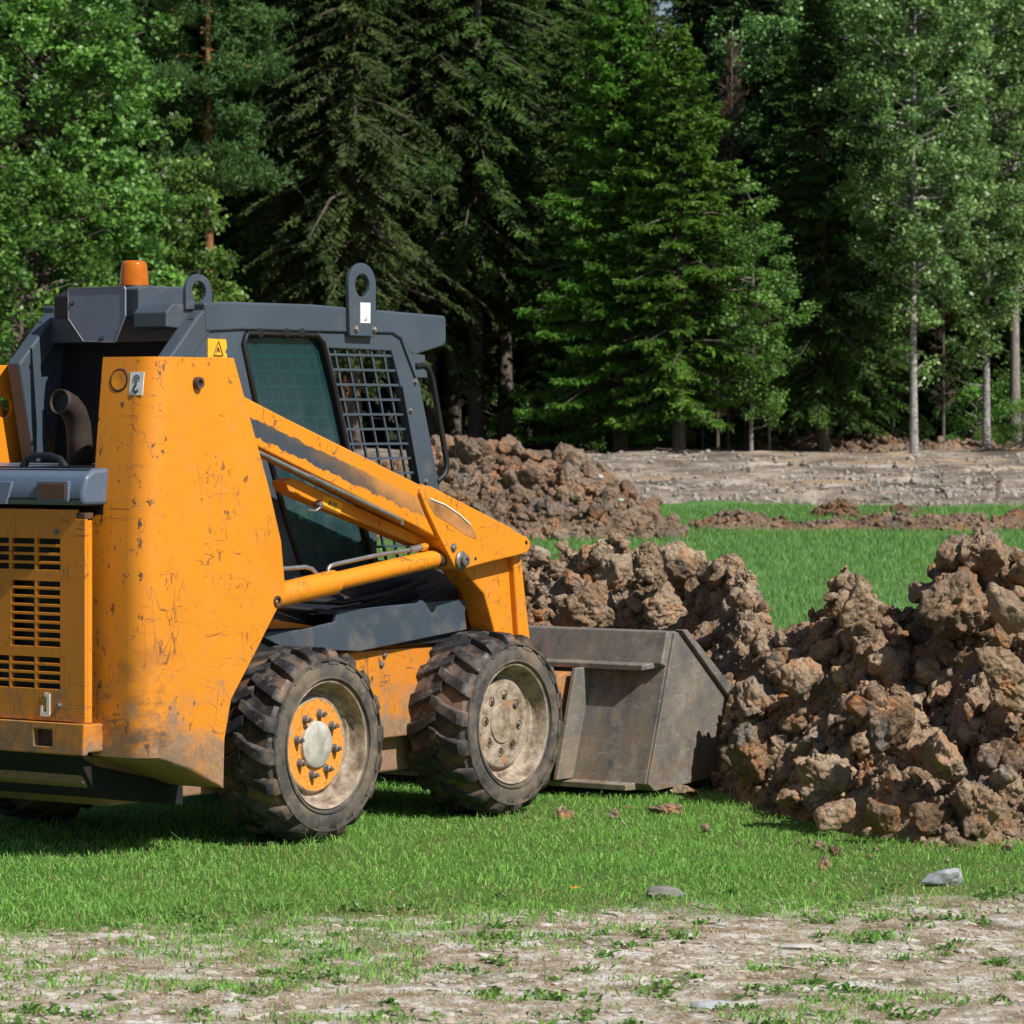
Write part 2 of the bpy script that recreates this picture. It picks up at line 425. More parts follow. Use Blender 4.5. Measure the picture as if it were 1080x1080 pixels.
# ---- towers (rear uprights)
side = [P(*q, .78) for q in ((247, 377), (263, 440), (283, 520), (297, 585), (299, 612), (298, 636), (290, 655), (272, 678), (258, 696), (246, 720), (238, 748), (234, 780), (233, 831))]
def tower(sg):
    # rounded outer rear corner: one section per height, from the rear face round to the flank
    mb = MB(); secs = []
    zs = [.405, .45, .6, .8, 1.0, 1.2, 1.4, 1.6, 1.75, 1.86, 1.912]
    def front(z):
        pts = sorted([(b, a) for a, b in side]); return float(np.interp(z, [p[0] for p in pts], [p[1] for p in pts]))
    zin = [.41, 1.25, 1.91]; vin = [.515, .51, .50]
    vout = lambda z: .80 - .015 * max(0, (z - 1.3)) / .6
    zb = lambda z, u: z
    n = 7; vs = []; fs = []
    zs = [.26, .30, .35] + zs
    for z in zs:
        ur = -1.04 + .08 * max(0, (z - 1.2) / .71) ** 1.2
        if z < .40: ur = -1.04 + (0.41 - z) * 3.0
        uf = front(z); vo = vout(z); vi = float(np.interp(z, zin, vin)); r = min(.10, abs(uf - ur) * .4)
        sec = [(ur + .02, vi), (ur, vi + .012)]
        for k in range(n):
            a = math.pi / 2 * k / (n - 1)
            sec.append((ur + r - r * math.cos(a), vo - r + r * math.sin(a)))
        sec += [(uf - .01, vo), (uf, vo - .012), (uf, vi + .01), (uf - .01, vi)]
        secs.append([(a, sg * b, z) for a, b in sec])
    m = len(secs[0])
    for s in secs: vs += s
    for i in range(len(secs) - 1):
        for k in range(m):
            a, b = i * m + k, i * m + (k + 1) % m
            fs.append((a, b, b + m, a + m))
    fs += [tuple(range(m)), tuple((len(secs) - 1) * m + k for k in range(m - 1, -1, -1))]
    mb.add(vs, fs)
    return part(mb, 'tower', M['orange'], smooth=38, bevel=.004)
tw = tower(1); tl = tower(-1)
for sg, tt in ((1, tw), (-1, tl)):      # inner cheek of each tower, with the pivot hole
    MB().prism([(-.80, 1.895), (-.395, 1.895), (-.34, 1.53), (-.31, 1.36), (-.80, 1.36)], sg * .478, sg * .496, [circ((-.445, 1.725), .045, 18)]).build('inner_cheek', M['orange_clean'], tt, bevel=.003)
# pivot bushes, hole and stickers on the near tower
for (x, y, r) in ((208, 404, .024), (290, 634, .022)):
    u, z = P(x, y, .79)
    MB().lathe([(r * .55, -.03), (r * .55, .012), (r * .9, .014), (r, .008), (r * 1.02, -.02)], (u, .795, z), (0, 1, 0), 24).build('pivot_bush', M['rust'], tw, smooth=40)
    MB().lathe([(0, -.002), (r * .55, 0)], (u, .801, z), (0, 1, 0), 16).build('pin_hole', M['black'], tw)
v_, z_ = PU(127, 401, -.965)
MB().lathe([(.030, .0), (.042, .004), (.046, .002), (.047, -.006)], (-.970, v_, z_), (-1, 0, .12), 24).build('hole_rim', M['rust'], tw, smooth=40)
MB().lathe([(0, -.001), (.037, .001)], (-.974, v_, z_), (-1, 0, .12), 24).build('hole_plug', M['orange_clean'], tw)
def hook_sign(parent, c, ex, ez, w, h, circle=True):
    """white lifting-point sticker: a ring over a hook"""
    c, ex, ez = Vector(c), Vector(ex).normalized(), Vector(ez).normalized(); nn = ex.cross(ez).normalized()
    f = lambda a, b, d: c + ex * a * w + ez * b * h + nn * d
    st = MB(); q = [(-.5, -.5), (.5, -.5), (.5, .5), (-.5, .5)]
    st.hexa([f(a, b, -.001) for a, b in q] + [f(a, b, .0022) for a, b in q]); s = st.build('lifting_sticker', M['white'], parent)
    k = MB()
    if circle:
        k.tube([f(.20 * math.cos(a), .22 + .14 * math.sin(a), .003) for a in np.linspace(0, 2 * math.pi, 15)], w * .028, 5)
        k.tube([f(-.07, .26, .003), f(0, .18, .003), f(.08, .27, .003)], w * .03, 5)
    top = .08 if circle else .2
    k.tube([f(0, top, .003), f(0, -.08, .003), f(.13, -.17, .003), f(.14, -.30, .003), f(.02, -.38, .003), f(-.13, -.33, .003), f(-.17, -.24, .003)], [w * .04, w * .05, w * .075, w * .085, w * .09, w * .07, w * .03], 6)
    k.build('hook_mark', M['ink'], s)
v_, z_ = PU(145.5, 404.5, -.965)
hook_sign(tw, (-.972, v_, z_), (0, -1, 0), (.12, 0, 1), .068, .088)
def text_mesh(s, size, parent, loc, ex, ez, mat, name='lettering', th=.0012):
    cu = bpy.data.curves.new('txt', 'FONT'); cu.body = s; cu.size = size; cu.extrude = th; cu.align_x = 'CENTER'; cu.align_y = 'CENTER'
    o = bpy.data.objects.new('txt', cu); COL.objects.link(o); bpy.context.view_layer.update()
    me = bpy.data.meshes.new_from_object(o.evaluated_get(bpy.context.evaluated_depsgraph_get()))
    bpy.data.objects.remove(o); me.name = name
    ex, ez = Vector(ex).normalized(), Vector(ez).normalized(); nn = ex.cross(ez)
    # ex, ez, loc are given in (u, v, z); the object lives in (u, -v, z)
    fl = lambda w: Vector((w[0], -w[1], w[2]))
    ex, ez = fl(ex), fl(ez); nn = ex.cross(ez)
    mt = Matrix((ex, ez, nn)).transposed().to_4x4(); mt.translation = fl(loc); me.transform(mt)
    me.materials.clear()
    return link(name, me, M[mat], parent)
# yellow warning tag standing above the tower
q = [P(x, y, .62) for x, y in ((219, 379), (239, 379), (239, 374), (237, 371), (239, 367), (238, 358), (219, 357))]
tg = part(MB().prism(q, .618, .622), 'warning_tag', M['yellow'])
c_ = P(229.5, 368, .62)
MB().tube([(c_[0] + a, .625, c_[1] + b) for a, b in ((-.028, -.026), (0, .03), (.028, -.026), (-.028, -.026))], .0022, 4).build('triangle_mark', M['ink'], tg)
text_mesh('A', .030, tg, (c_[0], .6235, c_[1] - .004), (1, 0, 0), (0, 0, 1), 'ink')

# ---- chassis, belly, engine bay
body = part(MB().prism([(-1.06, .30), (-1.06, 1.30), (-.5, 1.33), (-.5, .95), (1.15, .72), (1.75, .62), (1.80, .30), (1.5, .20), (-.9, .20)], -.50, .50), 'chassis', M['orange_dirty'], bevel=.01)
part(MB().prism([(-.58, .72), (1.1, .70), (1.2, .88), (1.1, 1.0), (-.35, 1.0), (-.58, 1.0)], -.43, .43), 'lower_cab_body', M['navy'], bevel=.01)
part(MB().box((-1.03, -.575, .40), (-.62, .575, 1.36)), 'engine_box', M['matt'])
for sg in (1, -1):
    for uu in (0, 1.27):
        part(MB().lathe([(.0, .0), (.13, .0), (.13, .12), (.10, .14), (.10, .22), (0, .22)], (uu, sg * .49, .387), (0, sg, 0), 20), 'axle_housing', M['rust'], smooth=40)

# ---- rear door with grille
DU = -1.13
hs = .573
def slot_rows(v0, v1, y0, y1, n):
    """holes: n rows of slots between two heights, columns given as v ranges"""
    out = []
    zt, zb_ = PU(50, y0, DU)[1], PU(50, y1, DU)[1]; st = (zt - zb_) / n
    for i in range(n):
        z1 = zt - i * st; z0 = z1 - st * .66
        for a, b in zip(v0, v1): out.append([(a, z0), (b, z0), (b, z1), (a, z1)])
    return out
cw = .117; g = .014; R0 = .447
cols5 = ([R0 - (k + 1) * cw - k * g for k in range(7)], [R0 - k * (cw + g) for k in range(7)])
cols2 = ([R0 - (k + 1) * cw - k * g for k in range(2)], [R0 - k * (cw + g) for k in range(2)])
holes = slot_rows(*cols5, 568, 604, 4) + slot_rows(*cols2, 613, 685, 8) + slot_rows(*cols5, 693, 729.5, 4)
zt, zb2 = PU(50, 537, DU)[1], PU(50, 760, DU)[1]
dm = MB().prism([(-hs, zb2), (hs, zb2), (hs, zt - .035), (hs - .045, zt - .035), (hs - .045, zt), (-hs, zt)], DU, DU + .018, holes, 'vz')
door = part(dm, 'rear_door', M['orange_dirty'], bevel=.0022)
part(MB().box((DU + .018, hs - .02, zb2), (DU + .04, hs, zt - .04)), 'door_flange', M['orange_clean'])
part(MB().box((DU + .05, -.55, zb2 + .01), (DU + .06, .55, zt - .01)), 'radiator_core', M['black'])
for x, y in ((60, 561), (63, 744), (48, 592)):
    v_, z_ = PU(x, y, DU)
    if y != 592: bolt_at(door, DU, v_, z_, .009, (-1, 0, 0))
v_, z_ = PU(48, 743, DU)
w = MB()
for (a, b, c, d) in ((-.024, -.045, .024, -.028), (.008, -.028, .024, .042), (-.024, -.028, -.012, -.005), (-.004, .030, .008, .045)):
    w.box((DU - .0035, v_ + a, z_ + b), (DU + .001, v_ + c, z_ + d))
w.build('torn_white_letter', M['white'], door)
part(MB().box((DU + .001, hs - .043, zt - .034), (DU + .05, hs - .002, zt - .012)), 'door_hinge', M['rust'], bevel=.003)
# bumper
zt_, zb_ = PU(50, 762, -1.15)[1], PU(50, 795, -1.15)[1]
vh, zh = PU(46, 778, -1.15)
bm_ = MB().prism([(-.56, zb_), (.585, zb_), (.592, zt_), (-.592, zt_)], -1.155, -1.125, [[(vh - .045, zh - .032), (vh + .045, zh - .032), (vh + .045, zh + .032), (vh - .045, zh + .032)]], 'vz')
bm_.prism([(-1.124, zb_ + .01), (-1.02, zb_ + .01), (-1.02, zt_ - .003), (-1.124, zt_ - .003)], -.58, .58)
part(bm_, 'rear_bumper', M['orange_dirty'], bevel=.006)
part(MB().box((-1.1245, vh - .05, zh - .036), (-1.123, vh + .05, zh + .036)), 'tow_hole', M['rust'])
part(MB().prism([(-1.12, zb_ + .005), (-1.0, .24), (-.5, .17), (-.5, .25), (-1.0, .36)], -.52, .52), 'counterweight', M['matt'], bevel=.006)

# ---- hood
h1 = MB().prism([(-1.15, 1.352), (-1.155, 1.40), (-1.135, 1.462), (-1.09, 1.487), (-1.0, 1.492), (-.46, 1.50), (-.46, 1.35)], -.585, .585)
hood = part(h1, 'engine_hood', M['hood'], bevel=.016, seg=3, smooth=45)
for s0, s1, u_, z0 in ((-.57, .57, -1.158, 1.372), (-.57, .57, -1.10, 1.490)):
    MB().box((u_, s0, z0), (u_ + .012, s1, z0 + .006)).build('trim_line', M['black'], hood)
v0, z0 = PU(43, 526, -1.155); v1, z1 = PU(71, 510, -1.155)
MB().box((-1.166, v0 - .012, z0 - .010), (-1.145, v1 + .012, z1 + .010)).build('lamp_frame', M['hood'], hood, bevel=.004)
MB().box((-1.169, v0, z0), (-1.160, v1, z1)).build('tail_lamp', M['lens'], hood, bevel=.002)
v0, z0 = PU(-30, 531, -1.155); v1, z1 = PU(14, 508, -1.155)
MB().prism([(v0, z0), (v1 - .03, z0), (v1, z1), (v0, z1)], -1.164, -1.15, (), 'vz').build('badge_plate', M['plate'], hood, bevel=.002)
a0, a1 = -.03, .16
pa = [(-.99, .13, 1.49), (-.99, .15, 1.525), (-.99, .19, 1.537), (-.99, .27, 1.537), (-.99, .32, 1.523), (-.99, .35, 1.49)]
part(MB().tube(pa, [.017, .014, .012, .012, .014, .017], 8), 'hood_handle', M['black'], smooth=60)

# ---- exhaust
c0 = PU(84, 490, -.66); u_ = -.66
va = c0[0]
px_ = [(u_, va, 1.47), (u_, va, 1.60), (u_ - .008, va, 1.655), (u_ - .03, va, 1.70), (u_ - .062, va, 1.728), (u_ - .10, va, 1.742), (u_ - .12, va, 1.745)]
ex = part(MB().tube(px_, [.050, .050, .050, .05, .050, .050, .050], 20, cap=False), 'exhaust_pipe', M['exhaust'], smooth=60)
so = ex.modifiers.new('wall', 'SOLIDIFY'); so.thickness = .005
MB().lathe([(0, 0), (.047, 0)], px_[-2], (-1, 0, .2), 20).build('pipe_bore', M['black'], ex)

# ---- cab frame
CW = .42
def cabside(sg):
    v0, v1 = (CW - .035, CW) if sg > 0 else (-CW, -CW + .035)
    q = lambda x, y: P(x, y, CW)
    out = [q(*p) for p in ((205, 335), (330, 351), (418, 352), (428, 362), (436, 375), (443, 410), (463, 510), (479, 600), (485, 640), (300, 650), (262, 640), (240, 560), (200, 400))]
    win = [q(*p) for p in ((259, 352), (333, 354), (340, 362), (352, 410), (367, 480), (385, 560), (393, 603), (318, 603), (300, 545), (270, 430), (256, 362))]
    mesh_ = [q(*p) for p in ((347, 367), (413, 370), (421, 400), (440, 505), (459, 597), (402, 600), (372, 480))]
    fr = part(MB().prism(out, v0, v1, [win, mesh_]), 'cab_side', M['grey'], bevel=.004)
    # rubber seal: a tube round the window
    ve = v1 + .004 if sg > 0 else v0 - .004
    part(MB().tube([(a, ve, b) for a, b in win + win[:1]], .013, 6), 'window_seal', M['black'], fr, smooth=60)
    for k_ in (q(272, 352), q(300, 352), q(316, 352)):
        part(MB().lathe([(0, -.02), (.02, -.02), (.024, 0), (.018, .012), (0, .014)], (k_[0], ve, k_[1] + .004), (0, sg, 0), 12), 'seal_latch', M['black'], fr, smooth=40)
    gl = MB().prism(win, v0 + .016 if sg > 0 else v1 - .020, v0 + .020 if sg > 0 else v1 - .016)
    gl.build('window_pane', M['glass'], fr)
    # wire guard over the front half, and the same grid behind the glass
    gm = MB(); vg = (v1 - .012) if sg > 0 else (v0 + .012)
    def clip(poly, p, d):
        ts = []
        n = len(poly)
        for i in range(n):
            a, b = poly[i], poly[(i + 1) % n]; ex_, ez_ = b[0] - a[0], b[1] - a[1]
            den = d[0] * ez_ - d[1] * ex_
            if abs(den) < 1e-9: continue
            s_ = ((p[0] - a[0]) * d[1] - (p[1] - a[1]) * d[0]) / -den if False else ((a[0] - p[0]) * d[1] - (a[1] - p[1]) * d[0]) / den
            tt = ((a[0] - p[0]) * ez_ - (a[1] - p[1]) * ex_) / den
            s2 = ((p[0] + d[0] * tt - a[0]) * ex_ + (p[1] + d[1] * tt - a[1]) * ez_) / (ex_ * ex_ + ez_ * ez_)
            if 0 <= s2 <= 1: ts.append(tt)
        ts.sort(); return ts
    def grid(poly, mb, vv, du, dz, r, slope):
        us = [p[0] for p in poly]; zs = [p[1] for p in poly]
        z = min(zs) + dz * .5
        while z < max(zs):
            ts = clip(poly, (0, z), (1, 0))
            if len(ts) >= 2: mb.bar((ts[0], vv, z), (ts[-1], vv, z), r, r)
            z += dz
        d = (slope, 1); u = min(us) - 1
        while u < max(us) + 1:
            ts = clip(poly, (u, 0), d)
            if len(ts) >= 2 and abs(ts[-1] - ts[0]) > .03:
                mb.bar((u + d[0] * ts[0], vv - .003, ts[0]), (u + d[0] * ts[-1], vv - .003, ts[-1]), r, r, (0, 1, 0))
            u += du
    grid(mesh_, gm, vg, .083, .062, .010, -.31)
    gm.build('wire_guard', M['grey'], fr)
    if sg > 0:
        g2 = MB(); grid(win, g2, v0 + .004, .083, .062, .009, -.34); g2.build('inner_guard', M['guard_l'], fr)
    else:
        g2 = MB(); grid(win, g2, v1 - .004, .083, .062, .009, -.34); g2.build('inner_guard', M['grey'], fr)
    return fr
cabside(1); cabside(-1)
# cab interior
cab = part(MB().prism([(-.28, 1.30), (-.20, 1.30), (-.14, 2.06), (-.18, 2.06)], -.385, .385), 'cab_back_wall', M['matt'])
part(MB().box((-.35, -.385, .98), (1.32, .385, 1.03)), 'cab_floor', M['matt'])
st_ = part(MB().prism([(.06, 1.03), (.60, 1.03), (.62, 1.20), (.20, 1.17), (.02, 1.66), (-.09, 1.64)], -.24, .24), 'operator_seat', M['seat'], bevel=.03, seg=3)
part(MB().box((.30, .27, 1.03), (.95, .36, 1.26)), 'side_console', M['grey'], bevel=.01)
part(MB().tube([(.84, .30, 1.24), (.87, .29, 1.42), (.86, .27, 1.48)], [.012, .012, .022], 8), 'control_lever', M['black'])
# roof, side beams and rear struts
q = lambda x, y: P(x, y, CW + .012)
beam = [q(*p) for p in ((216, 319), (240, 318), (330, 321), (470, 333), (471, 338), (471, 361), (468, 365), (437, 375), (431, 372), (424, 358), (415, 352), (330, 350), (255, 348), (218, 350))]
for sg in (1, -1):
    part(MB().prism(beam, sg * (CW - .05), sg * (CW + .012)), 'roof_beam', M['grey'], bevel=.010, seg=3)
    a = [(-.30, 2.085), (-.235, 2.130), (-.15, 2.09), (-.36, 1.89), (-.31, 1.50), (-.40, 1.50), (-.49, 1.90)]
    part(MB().prism(a, sg * (CW - .065), sg * (CW + .006)), 'rear_strut', M['grey'], bevel=.008)
part(MB().prism([(-.22, 2.10), (-.22, 2.135), (.4, 2.145), (1.28, 2.115), (1.30, 2.09)], -CW + .05, CW - .05), 'roof_panel', M['grey'], bevel=.006)
part(MB().prism([(.02, 2.15), (.42, 2.158), (.42, 2.146), (.02, 2.14)], -.36, -.20), 'roof_rib', M['grey'])
cb = part(MB().prism([(-.30, 1.985), (-.30, 2.085), (-.27, 2.10), (-.20, 2.10), (-.20, 1.985)], -CW + .05, CW - .05), 'rear_crossbar', M['grey'], bevel=.008)
# work lamps, shield plate and beacon on the crossbar
def at_(x, y, u): return PU(x, y, u)
v0, z0 = at_(150, 348, -.40); v1, z1 = at_(179, 320, -.40)
part(MB().prism([(-.42, z0 + .01), (-.42, z1 - .035), (-.38, z1), (-.25, z1), (-.25, z0)], v0 - .03, v1), 'work_lamp_box', M['grey'], bevel=.005)
vL0, zL0 = at_(60, 335, -.36); vL1, _ = at_(75, 335, -.36); _, zL1 = at_(70, 310, -.36)
part(MB().prism([(-.38, zL0), (-.38, zL1 - .01), (-.30, zL1 + .01), (-.24, zL0)], vL0, vL1 + .04), 'lamp_box', M['black'], bevel=.005)
v2, z2 = at_(134, 335, -.38); v3, z3 = at_(150, 304, -.38); v4, _ = at_(183, 304, -.20)
part(MB().prism([(-.40, z2), (-.40, z3), (-.34, z3 + .012), (-.10, z3 + .012), (-.10, z2)], v2 - .02, v3), 'beacon_box', M['grey'], bevel=.006)
pl = [at_(x, y, -.44) for x, y in ((73, 304), (132, 302), (133, 305), (133, 333), (122, 361), (89, 360), (73, 336))]
plo = part(MB().prism(pl, -.445, -.437, (), 'vz'), 'shield_plate', M['plate'], bevel=.002)
for x, y in ((76, 320), (107, 357)):
    a_, b_ = at_(x, y, -.445); bolt_at(plo, -.445, a_, b_, .007, (-1, 0, 0), mat='black')
part(MB().tube([(-.446, a_, b_) for a_, b_ in pl + pl[:1]], .0022, 5), 'plate_edge', M['pipe'], plo)
vb, zb3 = at_(141.5, 301, -.30)
bz = zb3 - .01
bc = part(MB().lathe([(0, 0), (.062, 0), (.066, .012), (.060, .022)], (-.30, vb, bz - .012), (0, 0, 1), 28), 'beacon_base', M['black'], smooth=40)
MB().lathe([(.059, 0), (.057, .03), (.051, .085), (.046, .096), (.035, .101), (0, .102)], (-.30, vb, bz + .008), (0, 0, 1), 28).build('beacon', M['amber'], bc, smooth=50)
# lifting eyes
def eye(pts, hole, v0, v1, bolts, sign=None):
    e = part(MB().prism(pts, v0, v1, [hole]), 'lifting_eye', M['grey'], bevel=.003)
    for u, z in bolts: bolt_at(e, u, v1, z, .012)
    return e
q = lambda x, y: P(x, y, .445)
cc = q(381, 301); rr = (q(395.5, 301)[0] - q(366.5, 301)[0]) / 2
pts = [q(368, 354), q(395, 355)] + [(cc[0] + rr * math.cos(a), cc[1] + rr * 1.0 * math.sin(a)) for a in np.linspace(0, math.pi, 13)]
e1 = eye(pts, circ((cc[0], cc[1]), rr * .52, 18), .434, .452, [q(374, 347), q(393, 348)])
hook_sign(e1, (q(383.5, 330)[0], .454, q(383.5, 330)[1]), (1, 0, 0), (0, 0, 1), .068, .085, False)
cc = P(210.5, 308, .38); rr = .080
pts = [(cc[0] - rr, cc[1] - .07), (cc[0] + rr, cc[1] - .07)] + [(cc[0] + rr * math.cos(a), cc[1] + rr * .9 * math.sin(a)) for a in np.linspace(0, math.pi, 13)]
eye(pts, circ((cc[0], cc[1]), rr * .55, 18), .36, .378, [])
# front post plates and grab handle
q = lambda x, y: P(x, y, .436)
fp = part(MB().prism([q(*p) for p in ((425, 407), (441, 398), (443, 404), (464, 513), (464, 560), (452, 556), (443, 508))], .424, .434), 'post_plate', M['grey'], bevel=.003)
for x, y in ((438, 403), (433, 433), (449, 508)): bolt_at(fp, *(lambda a: (a[0], .434, a[1]))(q(x, y)), r=.009)
fp2 = part(MB().prism([q(*p) for p in ((441, 374), (449, 374), (452, 398), (440, 398), (425, 358))], .420, .430), 'post_gusset', M['grey'])
q = lambda x, y: P(x, y, .43)
hp = [q(438, 386), q(447, 385), q(452, 389), q(456, 400), q(471, 486), q(471, 495), q(468, 502), q(461, 508)]
part(MB().tube([(a, .43, b) for a, b in hp], .0125, 10), 'grab_handle', M['black'], smooth=60)

# ---- lift arms
q = lambda x, y: P(x, y, .745)
armp = [q(*p) for p in ((215, 398), (250, 414), (300, 440), (441, 510), (480, 531), (480, 578), (440, 556), (262, 466), (225, 448))]
elb = [q(*p) for p in ((440, 520), (441, 515), (446, 512), (452, 513), (535, 556), (541, 561), (552, 566), (556, 571), (556, 578), (552, 583), (541, 586), (515, 592), (482, 601), (477, 599), (473, 591), (460, 566), (447, 538))]
drop = [P(x, y, .62) for x, y in ((476, 585), (541, 575), (541, 596), (538, 620), (549, 664))]
drop = [(1.05, 1.10), (1.50, 1.16), (1.545, 1.02), (1.58, .80), (1.62, .60), (1.70, .34), (1.70, .16), (1.58, .18), (1.48, .38), (1.34, .78), (1.27, .93), (1.17, 1.00)]
for sg in (1, -1):
    s = lambda a, b: (a * sg, b * sg)
    arm = part(MB().prism(armp, *s(.635, .745)), 'lift_arm', M['orange_arm' if sg > 0 else 'orange_clean'], bevel=.008, seg=3)
    el = part(MB().prism(elb, *s(.625, .762)), 'arm_elbow', M['orange_clean'], bevel=.005)
    # weld bead along the top of the arm
    part(MB().tube([(q(452, 514)[0], sg * .700, q(452, 514)[1] + .004), (q(537, 558)[0], sg * .700, q(537, 558)[1] + .008)], .012, 6), 'top_rib', M['orange_clean'], el, smooth=60)
    dr = part(MB().prism(drop, *s(.56, .685)), 'arm_drop', M['orange_clean'], bevel=.008)
    part(MB().prism([(1.44, 1.10), (1.50, 1.09), (1.565, .74), (1.60, .42), (1.54, .36), (1.49, .66)], *s(.60, .715)), 'drop_channel', M['orange_clean'], dr, bevel=.008)
    if sg > 0:
        for x, y, r in ((474.5, 577.5, .014), (551.5, 572, .006), (498, 589, .005)):
            bolt_at(el, *(lambda a: (a[0], .762, a[1]))(q(x, y)), r=r, mat='bolt' if r > .01 else 'black', h=.012 if r > .01 else .002)
        a = q(482, 591)
        MB().lathe([(0, 0), (.038, 0), (.040, .012), (.034, .018), (.024, .02), (.024, .035), (.012, .037), (.012, .030), (0, .030)], (a[0], .76, a[1]), (0, 1, 0), 20).build('pivot_pin', M['bolt'], el, smooth=35)
        sw = [q(*p) for p in ((445, 524), (455, 528), (470, 536), (485, 548), (494, 556), (499, 565), (499, 569), (488, 564), (470, 552), (455, 543))]
        MB().prism(sw, .760, .7635).build('worn_swoosh', simple('worn_brown_decal', (.40, .18, .06), .6, 0, .5, 9), el)
        MB().tube([(*[q(x, y)[0]], .7645, q(x, y)[1]) for x, y in ((450, 526), (465, 532), (480, 542), (492, 553))], .0035, 5).build('white_pinstripe', M['white'], el)
    # the lower link
    q6 = lambda x, y: P(x, y, .68)
    lk = [q6(*p) for p in ((302, 508), (309, 504), (318, 507), (440, 563), (462, 575), (461, 583), (445, 577), (325, 527), (306, 518))]
    if sg > 0:
        l = part(MB().prism(lk, .60, .675), 'lift_link', M['orange'], bevel=.005)
        yb = [P(x, y, .68) for x, y in ((342, 522), (362, 530), (359, 543), (339, 535))]
        st2 = MB().prism(yb, .674, .678).build('yellow_label', M['yellow'], l)
        c2 = P(351, 532.5, .68)
        text_mesh('A1!!', .034, st2, (c2[0], .6785, c2[1]), (1, 0, -.28), (.28, 0, 1), 'ink')
        a = P(336, 532, .69)
        part(MB().lathe([(0, 0), (.016, 0), (.018, .01), (.012, .03), (0, .032)], (a[0], .675, a[1]), (0, 1, 0), 12), 'link_pin', M['bolt'], l, smooth=40)
        b = P(322, 538, .69)
        part(MB().tube([(a[0], .70, a[1] - .01), (a[0] - .03, .70, a[1] - .025), (b[0], .70, b[1])], .005, 6), 'clip_wire', M['pipe'], l)
    else:
        l = part(MB().prism(lk, -.675, -.60), 'lift_link', M['orange'], bevel=.005)
    # lift cylinder
    A_ = P(276, 632, .70); B_ = P(352, 614, .70); C_ = P(462, 588, .70); D_ = P(468, 587, .70); E_ = P(480, 590, .70)
    vv = sg * .70
    cy = part(MB().tube([(A_[0], vv, A_[1]), (B_[0], vv, B_[1])], .050, 24), 'lift_cylinder', M['orange_clean'], smooth=40, bevel=.003)
    MB().tube([(B_[0] - .01, vv, B_[1]), (C_[0], vv, C_[1])], .038, 24).build('cylinder_barrel', M['orange_clean'], cy, smooth=40)
    MB().tube([(C_[0] - .03, vv, C_[1]), (D_[0], vv, D_[1])], .041, 24).build('cylinder_gland', M['rust'], cy, smooth=40, bevel=.003)
    MB().tube([(D_[0], vv, D_[1]), (E_[0], vv, E_[1])], .022, 16).build('piston_rod', M['pipe'], cy, smooth=40)
q = lambda x, y: P(x, y, .75)
f3 = lambda pts, v: [(P(x, y, v)[0], v, P(x, y, v)[1]) for x, y in pts]
part(MB().tube(f3([(262, 472), (322, 501), (330, 504), (416, 545), (422, 548), (424, 553)], .752), .0095, 8), 'hydraulic_pipe', M['pipe'], smooth=60)
part(MB().tube(f3([(325, 502), (331, 505)], .752), .013, 8), 'pipe_clamp', M['bolt'])
part(MB().tube(f3([(346, 607), (346, 600), (348, 597), (354, 595), (400, 585), (440, 579)], .70), .009, 8), 'hydraulic_pipe', M['pipe'], smooth=60)
part(MB().tube(f3([(432, 580), (443, 577.5)], .70), .014, 8), 'pipe_fitting', M['pipe'])
part(MB().tube(f3([(443, 577.5), (449, 576)], .70), .017, 6), 'pipe_cap', M['orange_clean'])
part(MB().tube(f3([(285, 601), (322, 598), (329, 600), (336, 608)], .70), .009, 8), 'hydraulic_pipe', M['pipe'], smooth=60)
for k_, (x0_, y0_, x1_, y1_, sg_) in enumerate(((300, 640, 430, 625, .010), (305, 632, 455, 612, .013), (330, 645, 470, 622, .009))):
    a, b = P(x0_, y0_, .50), P(x1_, y1_, .50)
    m1 = ((a[0] * 2 + b[0]) / 3, .50 + .02 * k_, (a[1] * 2 + b[1]) / 3 - .04); m2 = ((a[0] + 2 * b[0]) / 3, .50 + .02 * k_, (a[1] + 2 * b[1]) / 3 - .03)
    part(MB().tube([(a[0], .46, a[1]), m1, m2, (b[0], .47, b[1])], sg_, 8), 'hydraulic_hose', M['black'], smooth=60)
# track-side guard plate between the wheels
cv = [P(x, y, .60) for x, y in ((270, 668), (318, 664), (353, 656), (354, 648), (357, 644), (441, 636), (445, 633), (449, 636), (486, 632), (492, 635), (490, 646), (492, 664), (379, 687), (300, 684))]
gp = part(MB().prism(cv, .585, .603), 'guard_plate', M['grey_low'], bevel=.004)
part(MB().prism([(cv[4][0] - .02, cv[4][1] - .015), (cv[9][0], cv[9][1] - .012), (cv[9][0], cv[9][1] - .002), (cv[4][0], cv[4][1] - .002)], .45, .586), 'guard_flange', M['grey_low'], gp)
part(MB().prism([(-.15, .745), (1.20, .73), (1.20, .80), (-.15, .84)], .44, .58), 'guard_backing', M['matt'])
# orange flank between the tyres, with bolts
fl = [P(x, y, .56) for x, y in ((375, 690), (450, 682), (440, 720), (425, 760), (400, 800), (370, 800))]
fk = part(MB().prism([(.45, .35), (1.20, .35), (1.20, .715), (.45, .72)], .48, .56), 'flank_panel', M['orange_dirty'], bevel=.006)
for x, y in ((405, 691), (402, 701)): bolt_at(fk, *(lambda a: (a[0], .56, a[1]))(P(x, y, .56)), r=.011)
part(MB().box((.98, .50, .2), (1.06, .60, .50)), 'scraper_bar', M['rust'], bevel=.004)
# loose bits hanging under the tower

